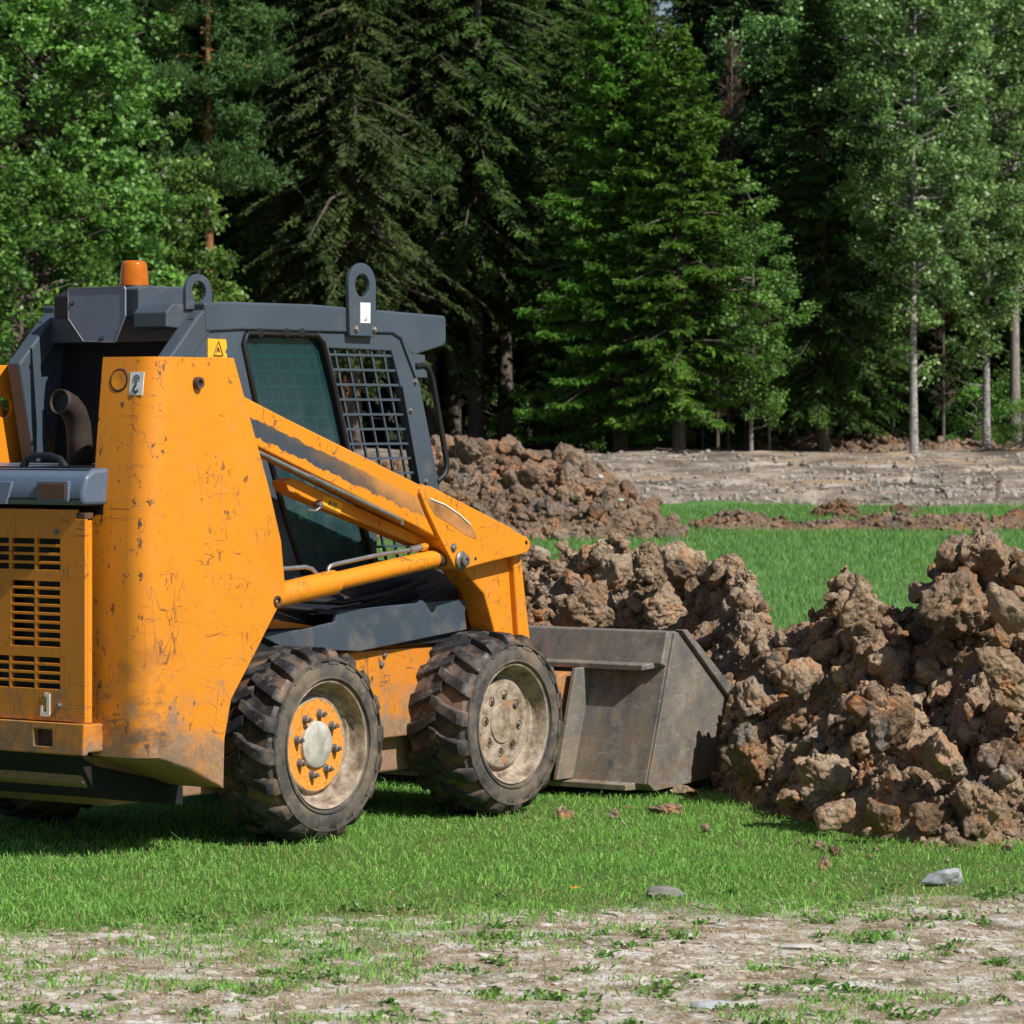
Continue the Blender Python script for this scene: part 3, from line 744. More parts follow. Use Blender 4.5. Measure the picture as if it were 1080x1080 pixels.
# ---- bucket
bk = part(MB().prism([(2.42, .72), (2.20, .075), (2.225, .045), (2.98, .075), (3.0, .060), (2.25, .028), (2.185, .062), (2.40, .722)], -.90, .90), 'bucket', M['steel'], bevel=.004)
for sg in (1, -1):
    MB().prism([(2.405, .722), (2.188, .064), (2.24, .030), (2.78, .055), (2.985, .34), (2.475, .722)], sg * .9, sg * .914).build('side_plate', M['steel'], bk, bevel=.003)
    MB().prism([(2.43, .735), (2.475, .735), (3.02, .335), (2.985, .285)], sg * .892, sg * .934).build('side_cutter', M['steel'], bk, bevel=.004)
MB().prism([(2.345, .575), (2.315, .585), (2.362, .728), (2.455, .728), (2.455, .70), (2.42, .70), (2.38, .58)], -.90, .90).build('top_rail', M['steel'], bk, bevel=.006)
lg = MB().hexa([(2.275, -.86, .556), (2.275, .82, .556), (2.36, .895, .575), (2.36, -.895, .575), (2.275, -.86, .580), (2.275, .82, .580), (2.36, .895, .600), (2.36, -.895, .600)])
lg.build('back_ledge', M['steel'], bk, bevel=.003)
MB().hexa([(2.13, -.80, .035), (2.13, .83, .035), (2.25, .86, .035), (2.25, -.85, .035), (2.13, -.80, .06), (2.13, .83, .06), (2.25, .86, .075), (2.25, -.85, .075)]).build('bottom_ledge', M['steel'], bk, bevel=.003)
for v_ in (.50, -.50, .30, -.30):
    MB().prism([(2.36, .56), (2.21, .56), (2.06, .07), (2.20, .07)], v_ - .010, v_ + .010).build('bracket_plate', M['steel'], bk, bevel=.003)
part(MB().prism([(2.20, .54), (2.26, .54), (2.17, .12), (2.02, .12), (2.0, .30), (2.10, .50)], -.42, .455), 'quick_coupler', M['orange_dirty'], bevel=.006)
part(MB().box((1.62, -.60, .16), (1.72, .60, .28)), 'coupler_beam', M['orange_dirty'], bevel=.008)
part(MB().tube([(1.62, .0, .72), (2.16, .0, .50)], .04, 14), 'tilt_cylinder', M['rust'], smooth=40)
part(MB().prism([(1.45, .95), (1.62, .98), (1.75, .62), (1.58, .60)], -.58, .58), 'arm_crossbeam', M['orange_clean'], bevel=.01)

# ---- wheels
TR = .387
def tyre_mesh():
    h_ = .150
    prof = [(.252, h_ - .012), (.262, h_ + .000), (.285, h_ + .008), (.315, h_ + .007), (.340, h_ - .004), (.356, h_ - .020), (.362, h_ - .05), (.366, .05), (.367, 0)]
    prof = prof + [(r, -o) for r, o in prof[-2::-1]]
    mb = MB(flip=False); mb.lathe(prof, (0, 0, 0), (0, -1, 0), 72)
    # rings moulded on the sidewall
    for rr_ in (.268, .338): mb.lathe([(rr_ - .004, h_ + .000), (rr_ - .003, h_ + .0105), (rr_ + .003, h_ + .0105), (rr_ + .005, h_ + .000)], (0, 0, 0), (0, -1, 0), 72)
    n = 18
    rl = random.Random(3)
    for sgn in (1, -1):
        for k in range(n):
            a0 = 2 * math.pi * (k + (0 if sgn > 0 else .5)) / n + rl.uniform(-.008, .008)
            # path over the width: (w, angle offset, top radius, half thickness)
            path = [(-.018, -.190, TR - .001, .030), (.012, -.150, TR, .034), (.040, -.095, TR, .033), (.066, -.070, TR, .034), (.098, -.030, TR - .001, .036), (.128, .000, TR - .004, .040), (.146, .008, TR - .016, .042), (.156, .010, TR - .034, .042), (.158, .010, TR - .050, .040)]
            base = [.362] * 5 + [.358, .345, .335, .325]
            vs = []
            for (w_, da, tr_, ht), br in zip(path, base):
                br = min(br, tr_ - .004)
                for rr_, hh in ((br, ht * 1.18), (tr_ - .004, ht * .98), (tr_, ht * .78)):
                    pass
                an = a0 + da
                tr2 = tr_ + rl.uniform(-.0015, .0015)
                for rr_, da2 in ((br - .004, -ht * 1.15 / TR), (tr2 - .003, -ht * .86 / TR), (tr2, -ht * .70 / TR), (tr2, ht * .70 / TR), (tr2 - .003, ht * .86 / TR), (br - .004, ht * 1.15 / TR)):
                    a = an + da2 * .84
                    vs.append((rr_ * math.cos(a), -sgn * w_, rr_ * math.sin(a)))
            m = 6; fs = []
            for i in range(len(path) - 1):
                for j in range(m):
                    p_, q_ = i * m + j, i * m + (j + 1) % m
                    fs.append((p_, q_, q_ + m, p_ + m))
            fs += [tuple(range(m)), tuple((len(path) - 1) * m + j for j in range(m))]
            mb.add(vs, fs)
    return mb
tm = tyre_mesh()
def make_wheel(u, sg, front):
    # local frame: outer face towards -y
    rim = MB(flip=False)
    rp = [(.253, .132), (.256, .146), (.252, .152), (.246, .148), (.240, .132), (.236, .100), (.226, .084), (.214, .082), (.206, .070), (.196, .070), (.190, .086), (.184, .090), (.12, .088), (.09, .086), (0, .086)]
    rim.lathe(rp, (0, 0, 0), (0, -1, 0), 56)
    w = rim.build('wheel', M['rim_b'] if front else M['rim_a'], mach, smooth=35)
    w.location = (u, -sg * .69, .387)
    w.rotation_euler = (0, random.uniform(0, 6), 0)
    if sg < 0: w.rotation_euler = (0, w.rotation_euler[1], math.pi)
    ty = tm.build('tyre', M['rubber'], w, smooth=30); ty.rotation_euler = (0, random.uniform(0, 1), 0)
    for k in range(8):
        a = 2 * math.pi * (k + .5) / 8; c = (.122 * math.cos(a), 0, .122 * math.sin(a))
        if front:
            MB(flip=False).lathe([(0, .078), (.010, .078), (.012, .086), (.020, .0905)], c, (0, -1, 0), 10).build('wheel_nut_recess', M['black'], w)
            MB(flip=False).lathe([(.009, .084), (.009, .094), (0, .095)], (c[0] * .97, 0, c[2] * .97), (0, -1, 0), 6).build('wheel_nut', M['rust'], w)
        else:
            MB(flip=False).lathe([(.020, .086), (.020, .090), (.014, .091), (.014, .110), (.011, .113), (.008, .113), (.008, .124), (0, .125)], c, (0, -1, 0), 8).build('wheel_nut', M['bolt'], w, smooth=30)
    if front: MB(flip=False).lathe([(.085, .085), (.082, .093), (.05, .097), (0, .098)], (0, 0, 0), (0, -1, 0), 28).build('hub_cap', M['rim_b'], w, smooth=40)
    else: MB(flip=False).lathe([(.094, .085), (.092, .100), (.086, .104), (.04, .106), (0, .107)], (0, 0, 0), (0, -1, 0), 32).build('hub_cap', M['hubcap'], w, smooth=35)
    return w
for u in (0, 1.27):
    for sg in (1, -1): make_wheel(u, sg, u > 1)
# ================================================================== ground
def edge_line(X): return 12.72 + .30 * X          # where the lawn gives way to trodden ground
def gz(X, Y):
    X = np.asarray(X, float); Y = np.asarray(Y, float)
    p = np.stack([X, Y, X * 0], 1)
    z = ground_z(Y)
    bare = sstep(54, 58, Y) * (1 - sstep(92, 100, Y))
    z = z + bare * (.08 * fbm(p * [.35, .6, 1], 4, 3) + .05 * fbm(p * [1.3, 1.6, 1], 4, 9))
    fore = 1 - sstep(12.6, 13.4, Y - .3 * X)
    z = z + fore * (.010 * fbm(p * 3, 4, 21)) + .012 * fbm(p * .7, 3, 4) * sstep(10, 12, Y)
    return z
ty_ = np.concatenate([np.arange(-8, 9.5, 1.), np.arange(9.5, 14, .05), np.arange(14, 22, .25), np.arange(22, 54, .6), np.arange(54, 92, .22), np.arange(92, 100, .8), np.geomspace(100, 420, 30)])
tx_ = np.linspace(-1, 1, 241); tx_ = np.sign(tx_) * (np.abs(tx_) * .35 + .65 * np.abs(tx_) ** 3)
XX = tx_[None, :] * (14 + np.abs(ty_[:, None]) * .9); YY = np.repeat(ty_[:, None], len(tx_), 1)
V = np.stack([XX.ravel(), YY.ravel(), gz(XX.ravel(), YY.ravel())], 1)
ny, nx = XX.shape
ii = (np.arange(ny - 1)[:, None] * nx + np.arange(nx - 1)[None, :]).ravel()
Q = np.stack([ii, ii + 1, ii + nx + 1, ii + nx], 1)
t = NT('ground'); g_ = t.geo(); s_ = t.sep(g_)
n1 = t.noise(g_, 1.1, 5, .6); n2 = t.noise(g_, 7, 6, .66); n3 = t.noise(g_, 45, 5, .7); n4 = t.noise(t.map(g_, (.7, .8, 1)), 1.1, 7, .68)
n5 = t.noise(g_, 5.5, 7, .68)
grass = t.mix(n2, (.055, .100, .022), (.11, .18, .045))
farg = t.mix(t.rng(n1, .35, .65), (.085, .175, .05), (.125, .235, .07))
grass = t.mix(t.rng(s_[1], 20, 32), grass, farg)
grav = t.ramp(n5, [(.38, (.19, .15, .105)), (.47, (.35, .295, .225)), (.54, (.47, .43, .37)), (.61, (.66, .64, .60))])
grav = t.mix(t.rng(n3, .5, .72, 0, .7), grav, (.13, .09, .055))
grav = t.mix(t.rng(t.noise(t.map(g_, loc=(5, 5, 5)), 3, 5), .55, .66, 0, .55), grav, (.05, .085, .025))
bare = t.ramp(n4, [(.38, (.11, .088, .072)), (.47, (.20, .165, .135)), (.54, (.30, .25, .20)), (.64, (.48, .42, .345))])
bare = t.mix(t.rng(t.noise(t.map(g_, (1, 1, 1)), 2.4, 6, .7), .52, .66, 0, .7), bare, (.12, .105, .095))
bare = t.mix(t.rng(t.noise(t.map(g_, (.4, 1, 1), loc=(3, 0, 0)), .5, 4), .56, .66, 0, .6), bare, (.38, .25, .135))
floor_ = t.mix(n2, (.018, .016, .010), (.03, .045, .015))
e = t.ma('SUBTRACT', s_[1], t.ma('MULTIPLY', s_[0], .30))
e = t.ma('ADD', e, t.ma('MULTIPLY', t.ma('SUBTRACT', t.noise(g_, 2.2, 5), .5), 1.1))
c = t.mix(t.rng(e, 12.7, 12.95), grav, grass)
e2 = t.ma('ADD', s_[1], t.ma('MULTIPLY', t.ma('SUBTRACT', n4, .5), 5))
c = t.mix(t.rng(e2, 56, 57), c, bare)
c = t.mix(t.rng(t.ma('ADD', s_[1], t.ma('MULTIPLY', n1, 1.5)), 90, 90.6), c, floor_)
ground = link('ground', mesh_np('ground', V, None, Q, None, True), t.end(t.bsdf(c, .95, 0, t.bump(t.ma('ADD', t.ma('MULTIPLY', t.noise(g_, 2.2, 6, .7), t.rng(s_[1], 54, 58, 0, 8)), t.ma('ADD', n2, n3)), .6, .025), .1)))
tag(ground, 'lawn running from trodden stony soil in front to bare sandy ground before the wood', kind='structure')

# ------------------------------------------------------------------ clods
def ico(sub):
    bm = bmesh.new(); bmesh.ops.create_icosphere(bm, subdivisions=sub, radius=1)
    v = np.array([q.co[:] for q in bm.verts]); f = np.array([[q.index for q in k.verts] for k in bm.faces]); bm.free(); return v, f
ICO = {k: ico(k) for k in (1, 2, 3, 4, 5)}
def clod_shape(sub, seed, rough=.20, flat=1.0, cuts=7, fine=.11):
    """a broken lump: a ball cut by random planes and then roughened"""
    r_ = np.random.default_rng(seed); v, f = ICO[sub]
    n = r_.normal(size=(cuts, 3)); n /= np.linalg.norm(n, axis=1)[:, None]; d = r_.uniform(.55, .95, cuts)
    dots = v @ n.T; k = np.where(dots > .05, d[None, :] / np.maximum(dots, .05), 9.).min(1); k = np.minimum(k, 1.15)
    p = v * k[:, None]
    p = p * (1 + rough * fbm(v * 2.1 + seed, 4, seed)[:, None] + fine * fbm(v * 5.5 + seed, 4, seed + 2, .62)[:, None])
    return p * [1, r_.uniform(.7, 1), r_.uniform(.55, .85) * flat], f
CL = {s: [clod_shape(s, 40 + k) if k % 3 == 0 else clod_shape(s, 40 + k, .13, 1., 13, .07) for k in range(12)] for s in (1, 2, 3, 4)}; CL[5] = [clod_shape(5, 40 + k, .22, 1., 7, .13) if k % 3 == 0 else clod_shape(5, 40 + k, .14, .9, 13, .09) for k in range(12)]
def rotm(n, r_, tilt=math.pi):
    a = r_.uniform(0, 2 * math.pi, n); b = r_.uniform(-tilt, tilt, n); c_ = r_.uniform(-tilt, tilt, n)
    ca, sa, cb, sb, cc, sn = np.cos(a), np.sin(a), np.cos(b), np.sin(b), np.cos(c_), np.sin(c_)
    Rz = np.zeros((n, 3, 3)); Rz[:, 0, 0] = ca; Rz[:, 0, 1] = -sa; Rz[:, 1, 0] = sa; Rz[:, 1, 1] = ca; Rz[:, 2, 2] = 1
    Rx = np.zeros((n, 3, 3)); Rx[:, 0, 0] = 1; Rx[:, 1, 1] = cb; Rx[:, 1, 2] = -sb; Rx[:, 2, 1] = sb; Rx[:, 2, 2] = cb
    Ry = np.zeros((n, 3, 3)); Ry[:, 1, 1] = 1; Ry[:, 0, 0] = cc; Ry[:, 0, 2] = sn; Ry[:, 2, 0] = -sn; Ry[:, 2, 2] = cc
    return Rz @ Rx @ Ry
def scatter(centers, sizes, seed, r0=None, tilt=math.pi, sizes_sub=(.10, .035)):
    """many clods as one vertex soup; bigger ones get finer meshes"""
    r_ = np.random.default_rng(seed); VV, TT, RR = [], [], []; off = 0
    for sub, lo, hi in ((5, sizes_sub[0] * 1.25, 9), (4, sizes_sub[0] * .6, sizes_sub[0] * 1.25), (3, sizes_sub[1], sizes_sub[0] * .6), (2, sizes_sub[1] * .5, sizes_sub[1]), (1, 0, sizes_sub[1] * .5)):
        m = np.where((sizes >= lo) & (sizes < hi))[0]
        if not len(m): continue
        var = r_.integers(0, 12, len(m)); Rm = rotm(len(m), r_, tilt)
        for k in range(12):
            idx = m[var == k]
            if not len(idx): continue
            v, f = CL[sub][k]; Rk = Rm[var == k]
            w = np.einsum('nij,vj->nvi', Rk, v) * sizes[idx][:, None, None] + centers[idx][:, None, :]
            nv = len(v); VV.append(w.reshape(-1, 3))
            TT.append((f[None] + (off + np.arange(len(idx)) * nv)[:, None, None]).reshape(-1, 3)); off += nv * len(idx)
            RR.append(np.repeat(r_.uniform(0, 1, len(idx)), len(f)))
    return np.concatenate(VV), np.concatenate(TT), np.concatenate(RR)

def heap(name, zfun, x0, x1, y0, y1, step, mat, label, cat='dirt pile', n=1500, smin=.012, smax=.16, amp=1., seed=1, extra=None, keep=None, group=None, subs=(.10, .035)):
    xs = np.arange(x0, x1 + step, step); ys = np.arange(y0, y1 + step, step)
    GX, GY = np.meshgrid(xs, ys); X = GX.ravel(); Y = GY.ravel()
    h = zfun(X, Y); m = np.clip(h / (.22 * amp), 0, 1)
    p = np.stack([X, Y, h], 1)
    def ch(sz, a, sd):
        q_ = p / sz + .35 * np.stack([fbm(p / sz, 2, sd), fbm(p / sz, 2, sd + 1), fbm(p / sz, 2, sd + 2)], 1)
        d1, d2, idv = worley(q_, sd); return a * (1.25 * (idv - .45) * np.clip((d2 - d1) * 4, 0, 1) + .55 * (.5 - d1))
    dz = .07 * amp * fbm(p * 1.9 / amp, 4, seed) + ch(.30 * amp, .12 * amp, seed + 3) + ch(.11 * amp, .05 * amp, seed + 5) + ch(.045 * amp, .028 * amp, seed + 8) + ch(.022 * amp, .011 * amp, seed + 10) + .006 * amp * fbm(p * 45 / amp, 3, seed + 4)
    hz = h + dz * m - .05 * (1 - m)
    gxy = np.stack([fbm(p * 4 / amp + 9, 3, seed + 11), fbm(p * 4 / amp + 5, 3, seed + 12)], 1) * .05 * amp * m[:, None]
    g0 = gz(X, Y)
    Vh = np.stack([X + gxy[:, 0], Y + gxy[:, 1], hz + g0], 1)
    nxx = len(xs); ii = (np.arange(len(ys) - 1)[:, None] * nxx + np.arange(nxx - 1)[None]).ravel()
    Qh = np.stack([ii, ii + 1, ii + nxx + 1, ii + nxx], 1)
    ok = (h > -.02).reshape(len(ys), nxx); ok = (ok[:-1, :-1] | ok[1:, 1:] | ok[:-1, 1:] | ok[1:, :-1]).ravel(); Qh = Qh[ok]
    r_ = np.random.default_rng(seed + 100)
    cand = np.where(h > .0)[0]
    pick = r_.choice(cand, n); sz = smin * (1 - r_.uniform(0, 1, n)) ** (-1 / 1.55); sz = np.minimum(sz, smax * r_.uniform(.5, 1, n))
    edge = np.clip(h[pick] / (.3 * amp), .25, 1); sz = sz * (.5 + .5 * edge)
    C = Vh[pick] + np.stack([r_.normal(0, .3, n) * sz, r_.normal(0, .3, n) * sz, sz * r_.uniform(-.25, .45, n)], 1)
    # crumbs lying round the foot
    if extra is not None:
        C = np.concatenate([C, np.array([e_[:3] for e_ in extra])]); sz = np.concatenate([sz, np.array([e_[3] for e_ in extra])])
    if keep is not None:
        k = keep(C, sz); C, sz = C[k], sz[k]
    v2, t2, r2 = scatter(C, sz, seed + 7, sizes_sub=subs)
    Vall = np.concatenate([Vh, v2]); Tall = t2 + len(Vh)
    me = mesh_np(name, Vall, Tall, Qh, np.concatenate([r2, np.full(len(Qh), .3)]), False)
    sm = np.ones(len(Tall) + len(Qh), bool); me.polygons.foreach_set('use_smooth', sm)
    o = link(name, me, mat); tag(o, label, cat, group); return o

clay = soil_mat('clay_soil', [(.12, .078, .046), (.27, .18, .11), (.44, .315, .205), (.64, .51, .37)], 1., 1.)
clay_far = soil_mat('dark_clay_soil', [(.10, .066, .045), (.19, .125, .085), (.30, .21, .15), (.44, .34, .25)], .55, .7)
clay_strip = soil_mat('berm_soil', [(.09, .055, .035), (.17, .10, .06), (.26, .16, .10), (.36, .25, .17)], .5, .6)

# near pile, wrapping round the bucket
tb = np.array([  # photo column, crest row, crest distance, foot distance
    (330, 690, 19.4, 18.9), (400, 640, 19.4, 18.6), (470, 602, 19.3, 18.3), (545, 586, 19.2, 18.2), (600, 576, 19.1, 18.1), (640, 572, 19.0, 18.0), (700, 577, 18.7, 17.8),
    (740, 582, 18.4, 17.0), (780, 596, 18.0, 16.35), (820, 632, 17.6, 15.95), (848, 655, 17.3, 15.7), (870, 646, 17.1, 15.4), (900, 618, 17.0, 15.1),
    (945, 620, 16.8, 14.92), (965, 652, 16.7, 14.9), (988, 645, 16.6, 14.88), (1008, 590, 16.5, 14.88), (1030, 562, 16.4, 14.88), (1080, 560, 16.3, 14.88),
    (1150, 556, 16.2, 14.9), (1230, 600, 16.1, 15.0), (1310, 720, 16.0, 15.3), (1345, 800, 16.0, 15.7)])
cX = (tb[:, 0] - 540) / F * (tb[:, 2] * .6 + tb[:, 3] * .4); cZ = H - (tb[:, 1] - HY) * tb[:, 2] / F; cZ[0] = 0; cZ[-1] = 0
def near_heap(X, Y):
    w = X + .05 * vnoise(np.stack([X * 2, Y * 2, X * 0], 1), 5)
    zc = np.interp(w, cX, cZ, -.3, -.3); yc = np.interp(w, cX, tb[:, 2]); yb = np.interp(w, cX, tb[:, 3]) + .07 * vnoise(np.stack([X * 3.5, Y * 0, X * 0], 1), 8)
    s = (Y - yb) / (yc - yb); bad = (zc <= 0) | (s < -.03); px = 1.15 - .5 * sstep(.9, 1.3, X)
    front = np.where(s > 0, np.clip(s, 0, 1) ** px, s * .5)
    back = 1 - ((Y - yc) / 1.35) * np.clip((Y - yc) / 1.35 + .6, 0, 1.4)
    h = zc * np.where(Y < yc, front, back)
    h = h - .30 * np.exp(-((X - 1.84) / .15) ** 2 - ((Y - 15.75) / .38) ** 2) * (h > .2)
    h = h + .10 * np.exp(-((X - 1.48) / .15) ** 2 - ((Y - 16.9) / .25) ** 2)
    return np.where((X < cX[0]) | (X > cX[-1]) | bad, -.3, np.clip(h - .085 * (h > 0) * np.clip(h * 3, 0, 1), -.3, 3))
big = [(WX(620, 18.15), 18.2, WZ(648, 18.2), .15), (WX(905, 16.4), 16.4, WZ(640, 16.4), .12), (WX(940, 15.3), 15.3, WZ(770, 15.3), .15), (WX(1060, 15.2), 15.2, WZ(720, 15.2), .13),
       (WX(995, 15.1), 15.1, WZ(800, 15.1), .13), (WX(870, 15.5), 15.5, WZ(820, 15.5), .13), (WX(1030, 14.98), 14.98, WZ(850, 14.98), .13), (WX(930, 14.97), 14.97, WZ(862, 14.97), .10),
       (WX(980, 15.0), 15.0, WZ(862, 15.0), .09), (WX(790, 16.5), 16.5, WZ(800, 16.5), .13), (WX(800, 16.9), 16.9, WZ(735, 16.9), .13), (WX(845, 16.4), 16.4, WZ(715, 16.4), .12), (WX(1040, 16.2), 16.2, WZ(585, 16.2), .13),
       (WX(1005, 16.3), 16.3, WZ(585, 16.3), .10), (WX(1015, 16.0), 16.0, WZ(640, 16.0), .16), (WX(760, 16.9), 16.9, WZ(820, 16.9), .07), (WX(700, 17.9), 17.9, WZ(640, 17.9), .13), (WX(650, 18.6), 18.6, WZ(600, 18.6), .10),
       (WX(880, 15.25), 15.25, WZ(860, 15.25), .09), (WX(832, 15.95), 15.95, WZ(842, 15.95), .07), (WX(720, 18.5), 18.5, WZ(600, 18.5), .12), (WX(1065, 15.6), 15.6, WZ(640, 15.6), .12)]
def keep_near(C, sz):
    # nothing inside the bucket's side plate or on the lawn before it
    return ~((C[:, 0] - sz < 1.02) & (C[:, 1] - sz < 17.55) & (C[:, 0] + C[:, 1] * .0 < 1.15) & (C[:, 2] > .02) & (C[:, 0] / C[:, 1] < .0515 + sz / 17))
heap('dirt_pile', near_heap, -1.2, 3.5, 14.5, 20.6, .0105, clay, 'big near pile of fresh brown clay clods before the bucket, cut by the right edge', n=21000, smin=.009, smax=.085, seed=3, extra=big, keep=keep_near)

# pile farther back on the lawn
fb = np.array([(330, 520, 0), (380, 488, 0), (440, 474, 0), (475, 462, 0), (492, 457, 0), (512, 466, 0), (530, 486, 0), (555, 482, 0), (590, 473, 0), (612, 474, 0), (632, 488, 0), (655, 508, 0), (690, 530, 0), (720, 548, 0), (745, 566, 0), (765, 585, 0)], float)
fX = (fb[:, 0] - 540) / F * 47.6; fZ = H - (fb[:, 1] + 6 - HY) * 47.8 / F - ground_z(47.8); fZ[0] = .2; fZ[-1] = 0
def far_heap(X, Y):
    zc = np.interp(X, fX, fZ, -.3, -.3); d = np.abs(Y - 47.8) / 1.75
    return np.where((X < fX[0]) | (X > fX[-1]) | (d > 1.4), -.3, np.clip(zc * (1 - d ** 1.25), -.3, 3) - .05)
bigf = [(WX(492, 47.3), 47.3, WZ(478, 47.3), .30), (WX(600, 47.3), 47.3, WZ(494, 47.3), .22), (WX(560, 47.1), 47.1, WZ(508, 47.1), .22), (WX(650, 46.9), 46.9, WZ(540, 46.9), .2)]
heap('dirt_pile', far_heap, -2.8, 3.0, 45.7, 49.9, .028, clay_far, 'dark brown dirt pile standing on the lawn behind the cab and the lift arm', n=6500, smin=.024, smax=.22, amp=1.6, seed=23, extra=bigf, subs=(.2, .07))

# low bank of soil across the lawn
def berm(X, Y):
    yc = 49.6 + .25 * vnoise(np.stack([X * .5, X * 0, X * 0], 1), 3); w = .85 + .2 * vnoise(np.stack([X * .9, X * 0, X * 0], 1), 6)
    a = -.10 + .28 * sstep(1.9, 3.0, X) + .07 * vnoise(np.stack([X * .8, X * 0, X * 0], 1), 9) + .05 * sstep(5, 7, X)
    return np.where((X > 1.95) & (X < 9.3) & (a > .015), a * (1 - ((Y - yc) / w) ** 2) - .01, -.2)
heap('soil_bank', berm, 1.9, 9.4, 48.3, 51.0, .035, clay_far, 'long low strip of turned dark soil lying across the far lawn', 'soil bank', n=1500, smin=.022, smax=.11, amp=.9, seed=51, subs=(.3, .09))
def lump(cx, cy, hh, w):
    return lambda X, Y: hh * (1 - ((X - cx) / w) ** 2 - ((Y - cy) / (w * .8)) ** 2) + .0
heap('soil_heap', lump(WX(882, 52.5), 52.5, .17, .42), WX(882, 52.5) - .8, WX(882, 52.5) + .8, 51.7, 53.3, .035, clay_strip, 'small rounded heap of dark soil on the grass beyond the soil bank', 'soil heap', n=260, smin=.02, smax=.09, amp=.8, seed=61, subs=(.3, .09))
heap('soil_heap', lump(WX(955, 53.4), 53.4, .11, .36), WX(955, 53.4) - .5, WX(955, 53.4) + .5, 52.9, 53.9, .035, clay_strip, 'tiny flat crumb heap of soil on the grass, right of the rounded one', 'soil heap', n=120, smin=.02, smax=.06, amp=.6, seed=63, subs=(.3, .09))
# torn-up ridge at the edge of the wood
def ridge(X, Y):
    a = .20 + .10 * vnoise(np.stack([X * .7, X * 0, X * 0], 1), 3) + .10 * np.exp(-((X + .2 - WX(905, 88)) / 1.6) ** 2)
    a = a * sstep(3.2, 5.0, X)
    return a * (1 - ((Y - 88.2) / 1.1) ** 2) - .012
heap('soil_ridge', ridge, 3.9, 17, 86.9, 89.5, .07, clay_far, 'knobbly ridge of pushed-up soil along the foot of the trees', 'soil ridge', n=1700, smin=.035, smax=.2, amp=1.2, seed=71, subs=(.5, .16))

# ------------------------------------------------------------------ loose stones and clods that stand alone
def lone(name, shape_seed, loc, size, mat, label, cat, scl=(1, 1, 1), rz=0., group=None, cuts=9, sink=.3):
    v, f = clod_shape(4, shape_seed, *((.2, 1, cuts, .10) if cat == 'clod' else (.07, 1, cuts, .02)))
    v = v * scl * size
    me = mesh_np(name, v, f, None, np.full(len(f), .4), True); me.set_sharp_from_angle(angle=R(32))
    o = link(name, me, mat); zmin = v[:, 2].min()
    o.location = (loc[0], loc[1], float(gz([loc[0]], [loc[1]])[0]) - zmin * (1 - sink)); o.rotation_euler = (0, 0, rz); return tag(o, label, cat, group)
stone_grey = simple('grey_stone', (.30, .31, .33), .85, 0, .25, 14, .3, .3, .01)
stone_pale = simple('pale_stone', (.42, .405, .37), .9, 0, .2, 12, .2, .3, .01)
stone_dark = simple('dark_stone', (.19, .18, .165), .85, 0, .35, 12, .3, .3, .01)
gY = lambda y: 6720 / (y - 441)
def L(x, y): Y = gY(y); return (WX(x, Y), Y)
lone('stone', 219, L(996, 935), .078, stone_grey, 'angular light grey stone lying in the grass edge below the big dirt pile', 'stone', (1, .7, .62), .1, cuts=14)
lone('stone', 214, L(703, 948), .062, stone_dark, 'rounded dark brownish stone half sunk where grass meets trodden soil', 'stone', (1.1, .7, .45), .3)
lone('stone', 222, L(834, 998), .065, stone_pale, 'flat whitish stone in the trodden ground, widest of the pale ones there', 'stone', (1.15, .75, .25), .1)
lone('stone', 231, L(748, 1060), .05, stone_grey, 'low grey stone right at the bottom edge in the stony ground', 'stone', (1.1, .8, .4), .4)
lone('dirt_clod', 303, L(703, 857), .060, clay, 'crumbly brown clod lying alone on the grass below the bucket', 'clod', (1.15, .8, .55), .2)
lone('dirt_clod', 305, (WX(722, 16.9), 16.9), .060, clay, 'reddish clod lying under the lower corner of the bucket side plate', 'clod', (1, .9, .7), .9)
lone('dirt_clod', 309, L(868, 921), .038, clay, 'thin upright crumb of clay in the grass right of centre', 'clod', (.6, .6, 1.1), .5)
lone('dirt_clod', 311, L(660, 851), .022, clay, 'tiny pinkish crumb of clay in the grass left of the lone brown clod', 'clod', (1.2, .8, .5), .1)
pt = lone('orange_scrap', 401, L(607, 940), .016, simple('orange_plastic', (.85, .22, .02), .5), 'tiny bright orange scrap lying on the edge of the grass', 'litter', (1.2, .9, .5), .2)
Yb_ = 39.5
lone('boulder', 320, (WX(552, Yb_), Yb_), .25, simple('grey_clay_rock', (.25, .20, .16), .95, 0, .4, 7, .1, .5, .03), 'smooth rounded grey boulder on the lawn just beyond the tip of the lift arm', 'boulder', (1.0, .8, 1.05), .1, cuts=4, sink=.12)
for x, Y, s, lb in ((633, 46.7, .055, 'white chalky stone high on the dark far dirt pile'), (655, 46.5, .045, 'small white stone on the right slope of the dark far dirt pile'), (790, 48.95, .06, 'whitish stone on the front edge of the soil bank')):
    zz = {633: WZ(503, 46.7), 655: WZ(528, 46.5), 790: None}[x]
    o = lone('stone', 500 + x, (WX(x, Y), Y), s, stone_pale, lb, 'stone')
    if zz is not None: o.location.z = zz
# wooden stake on the bare ground
Ys = 58.; xs_ = WX(1053, Ys); zg = float(gz([xs_], [Ys])[0])
wood = bark_mat('weathered_wood', (.16, .12, .09), (.26, .21, .17))
stk = MB(False).prism([(-.035, -.1), (.035, -.1), (.04, .40), (.0, .44), (-.03, .40)], -.03, .03).build('wooden_stake', wood, None, bevel=.006); stk.location = (xs_, Ys, zg)
MB(False).bar((-.26, -.035, .29), (.06, -.035, .31), .02, .05).build('cross_slat', wood, stk)
tag(stk, 'short brown wooden stake with a thin cross slat on the bare ground', 'stake')
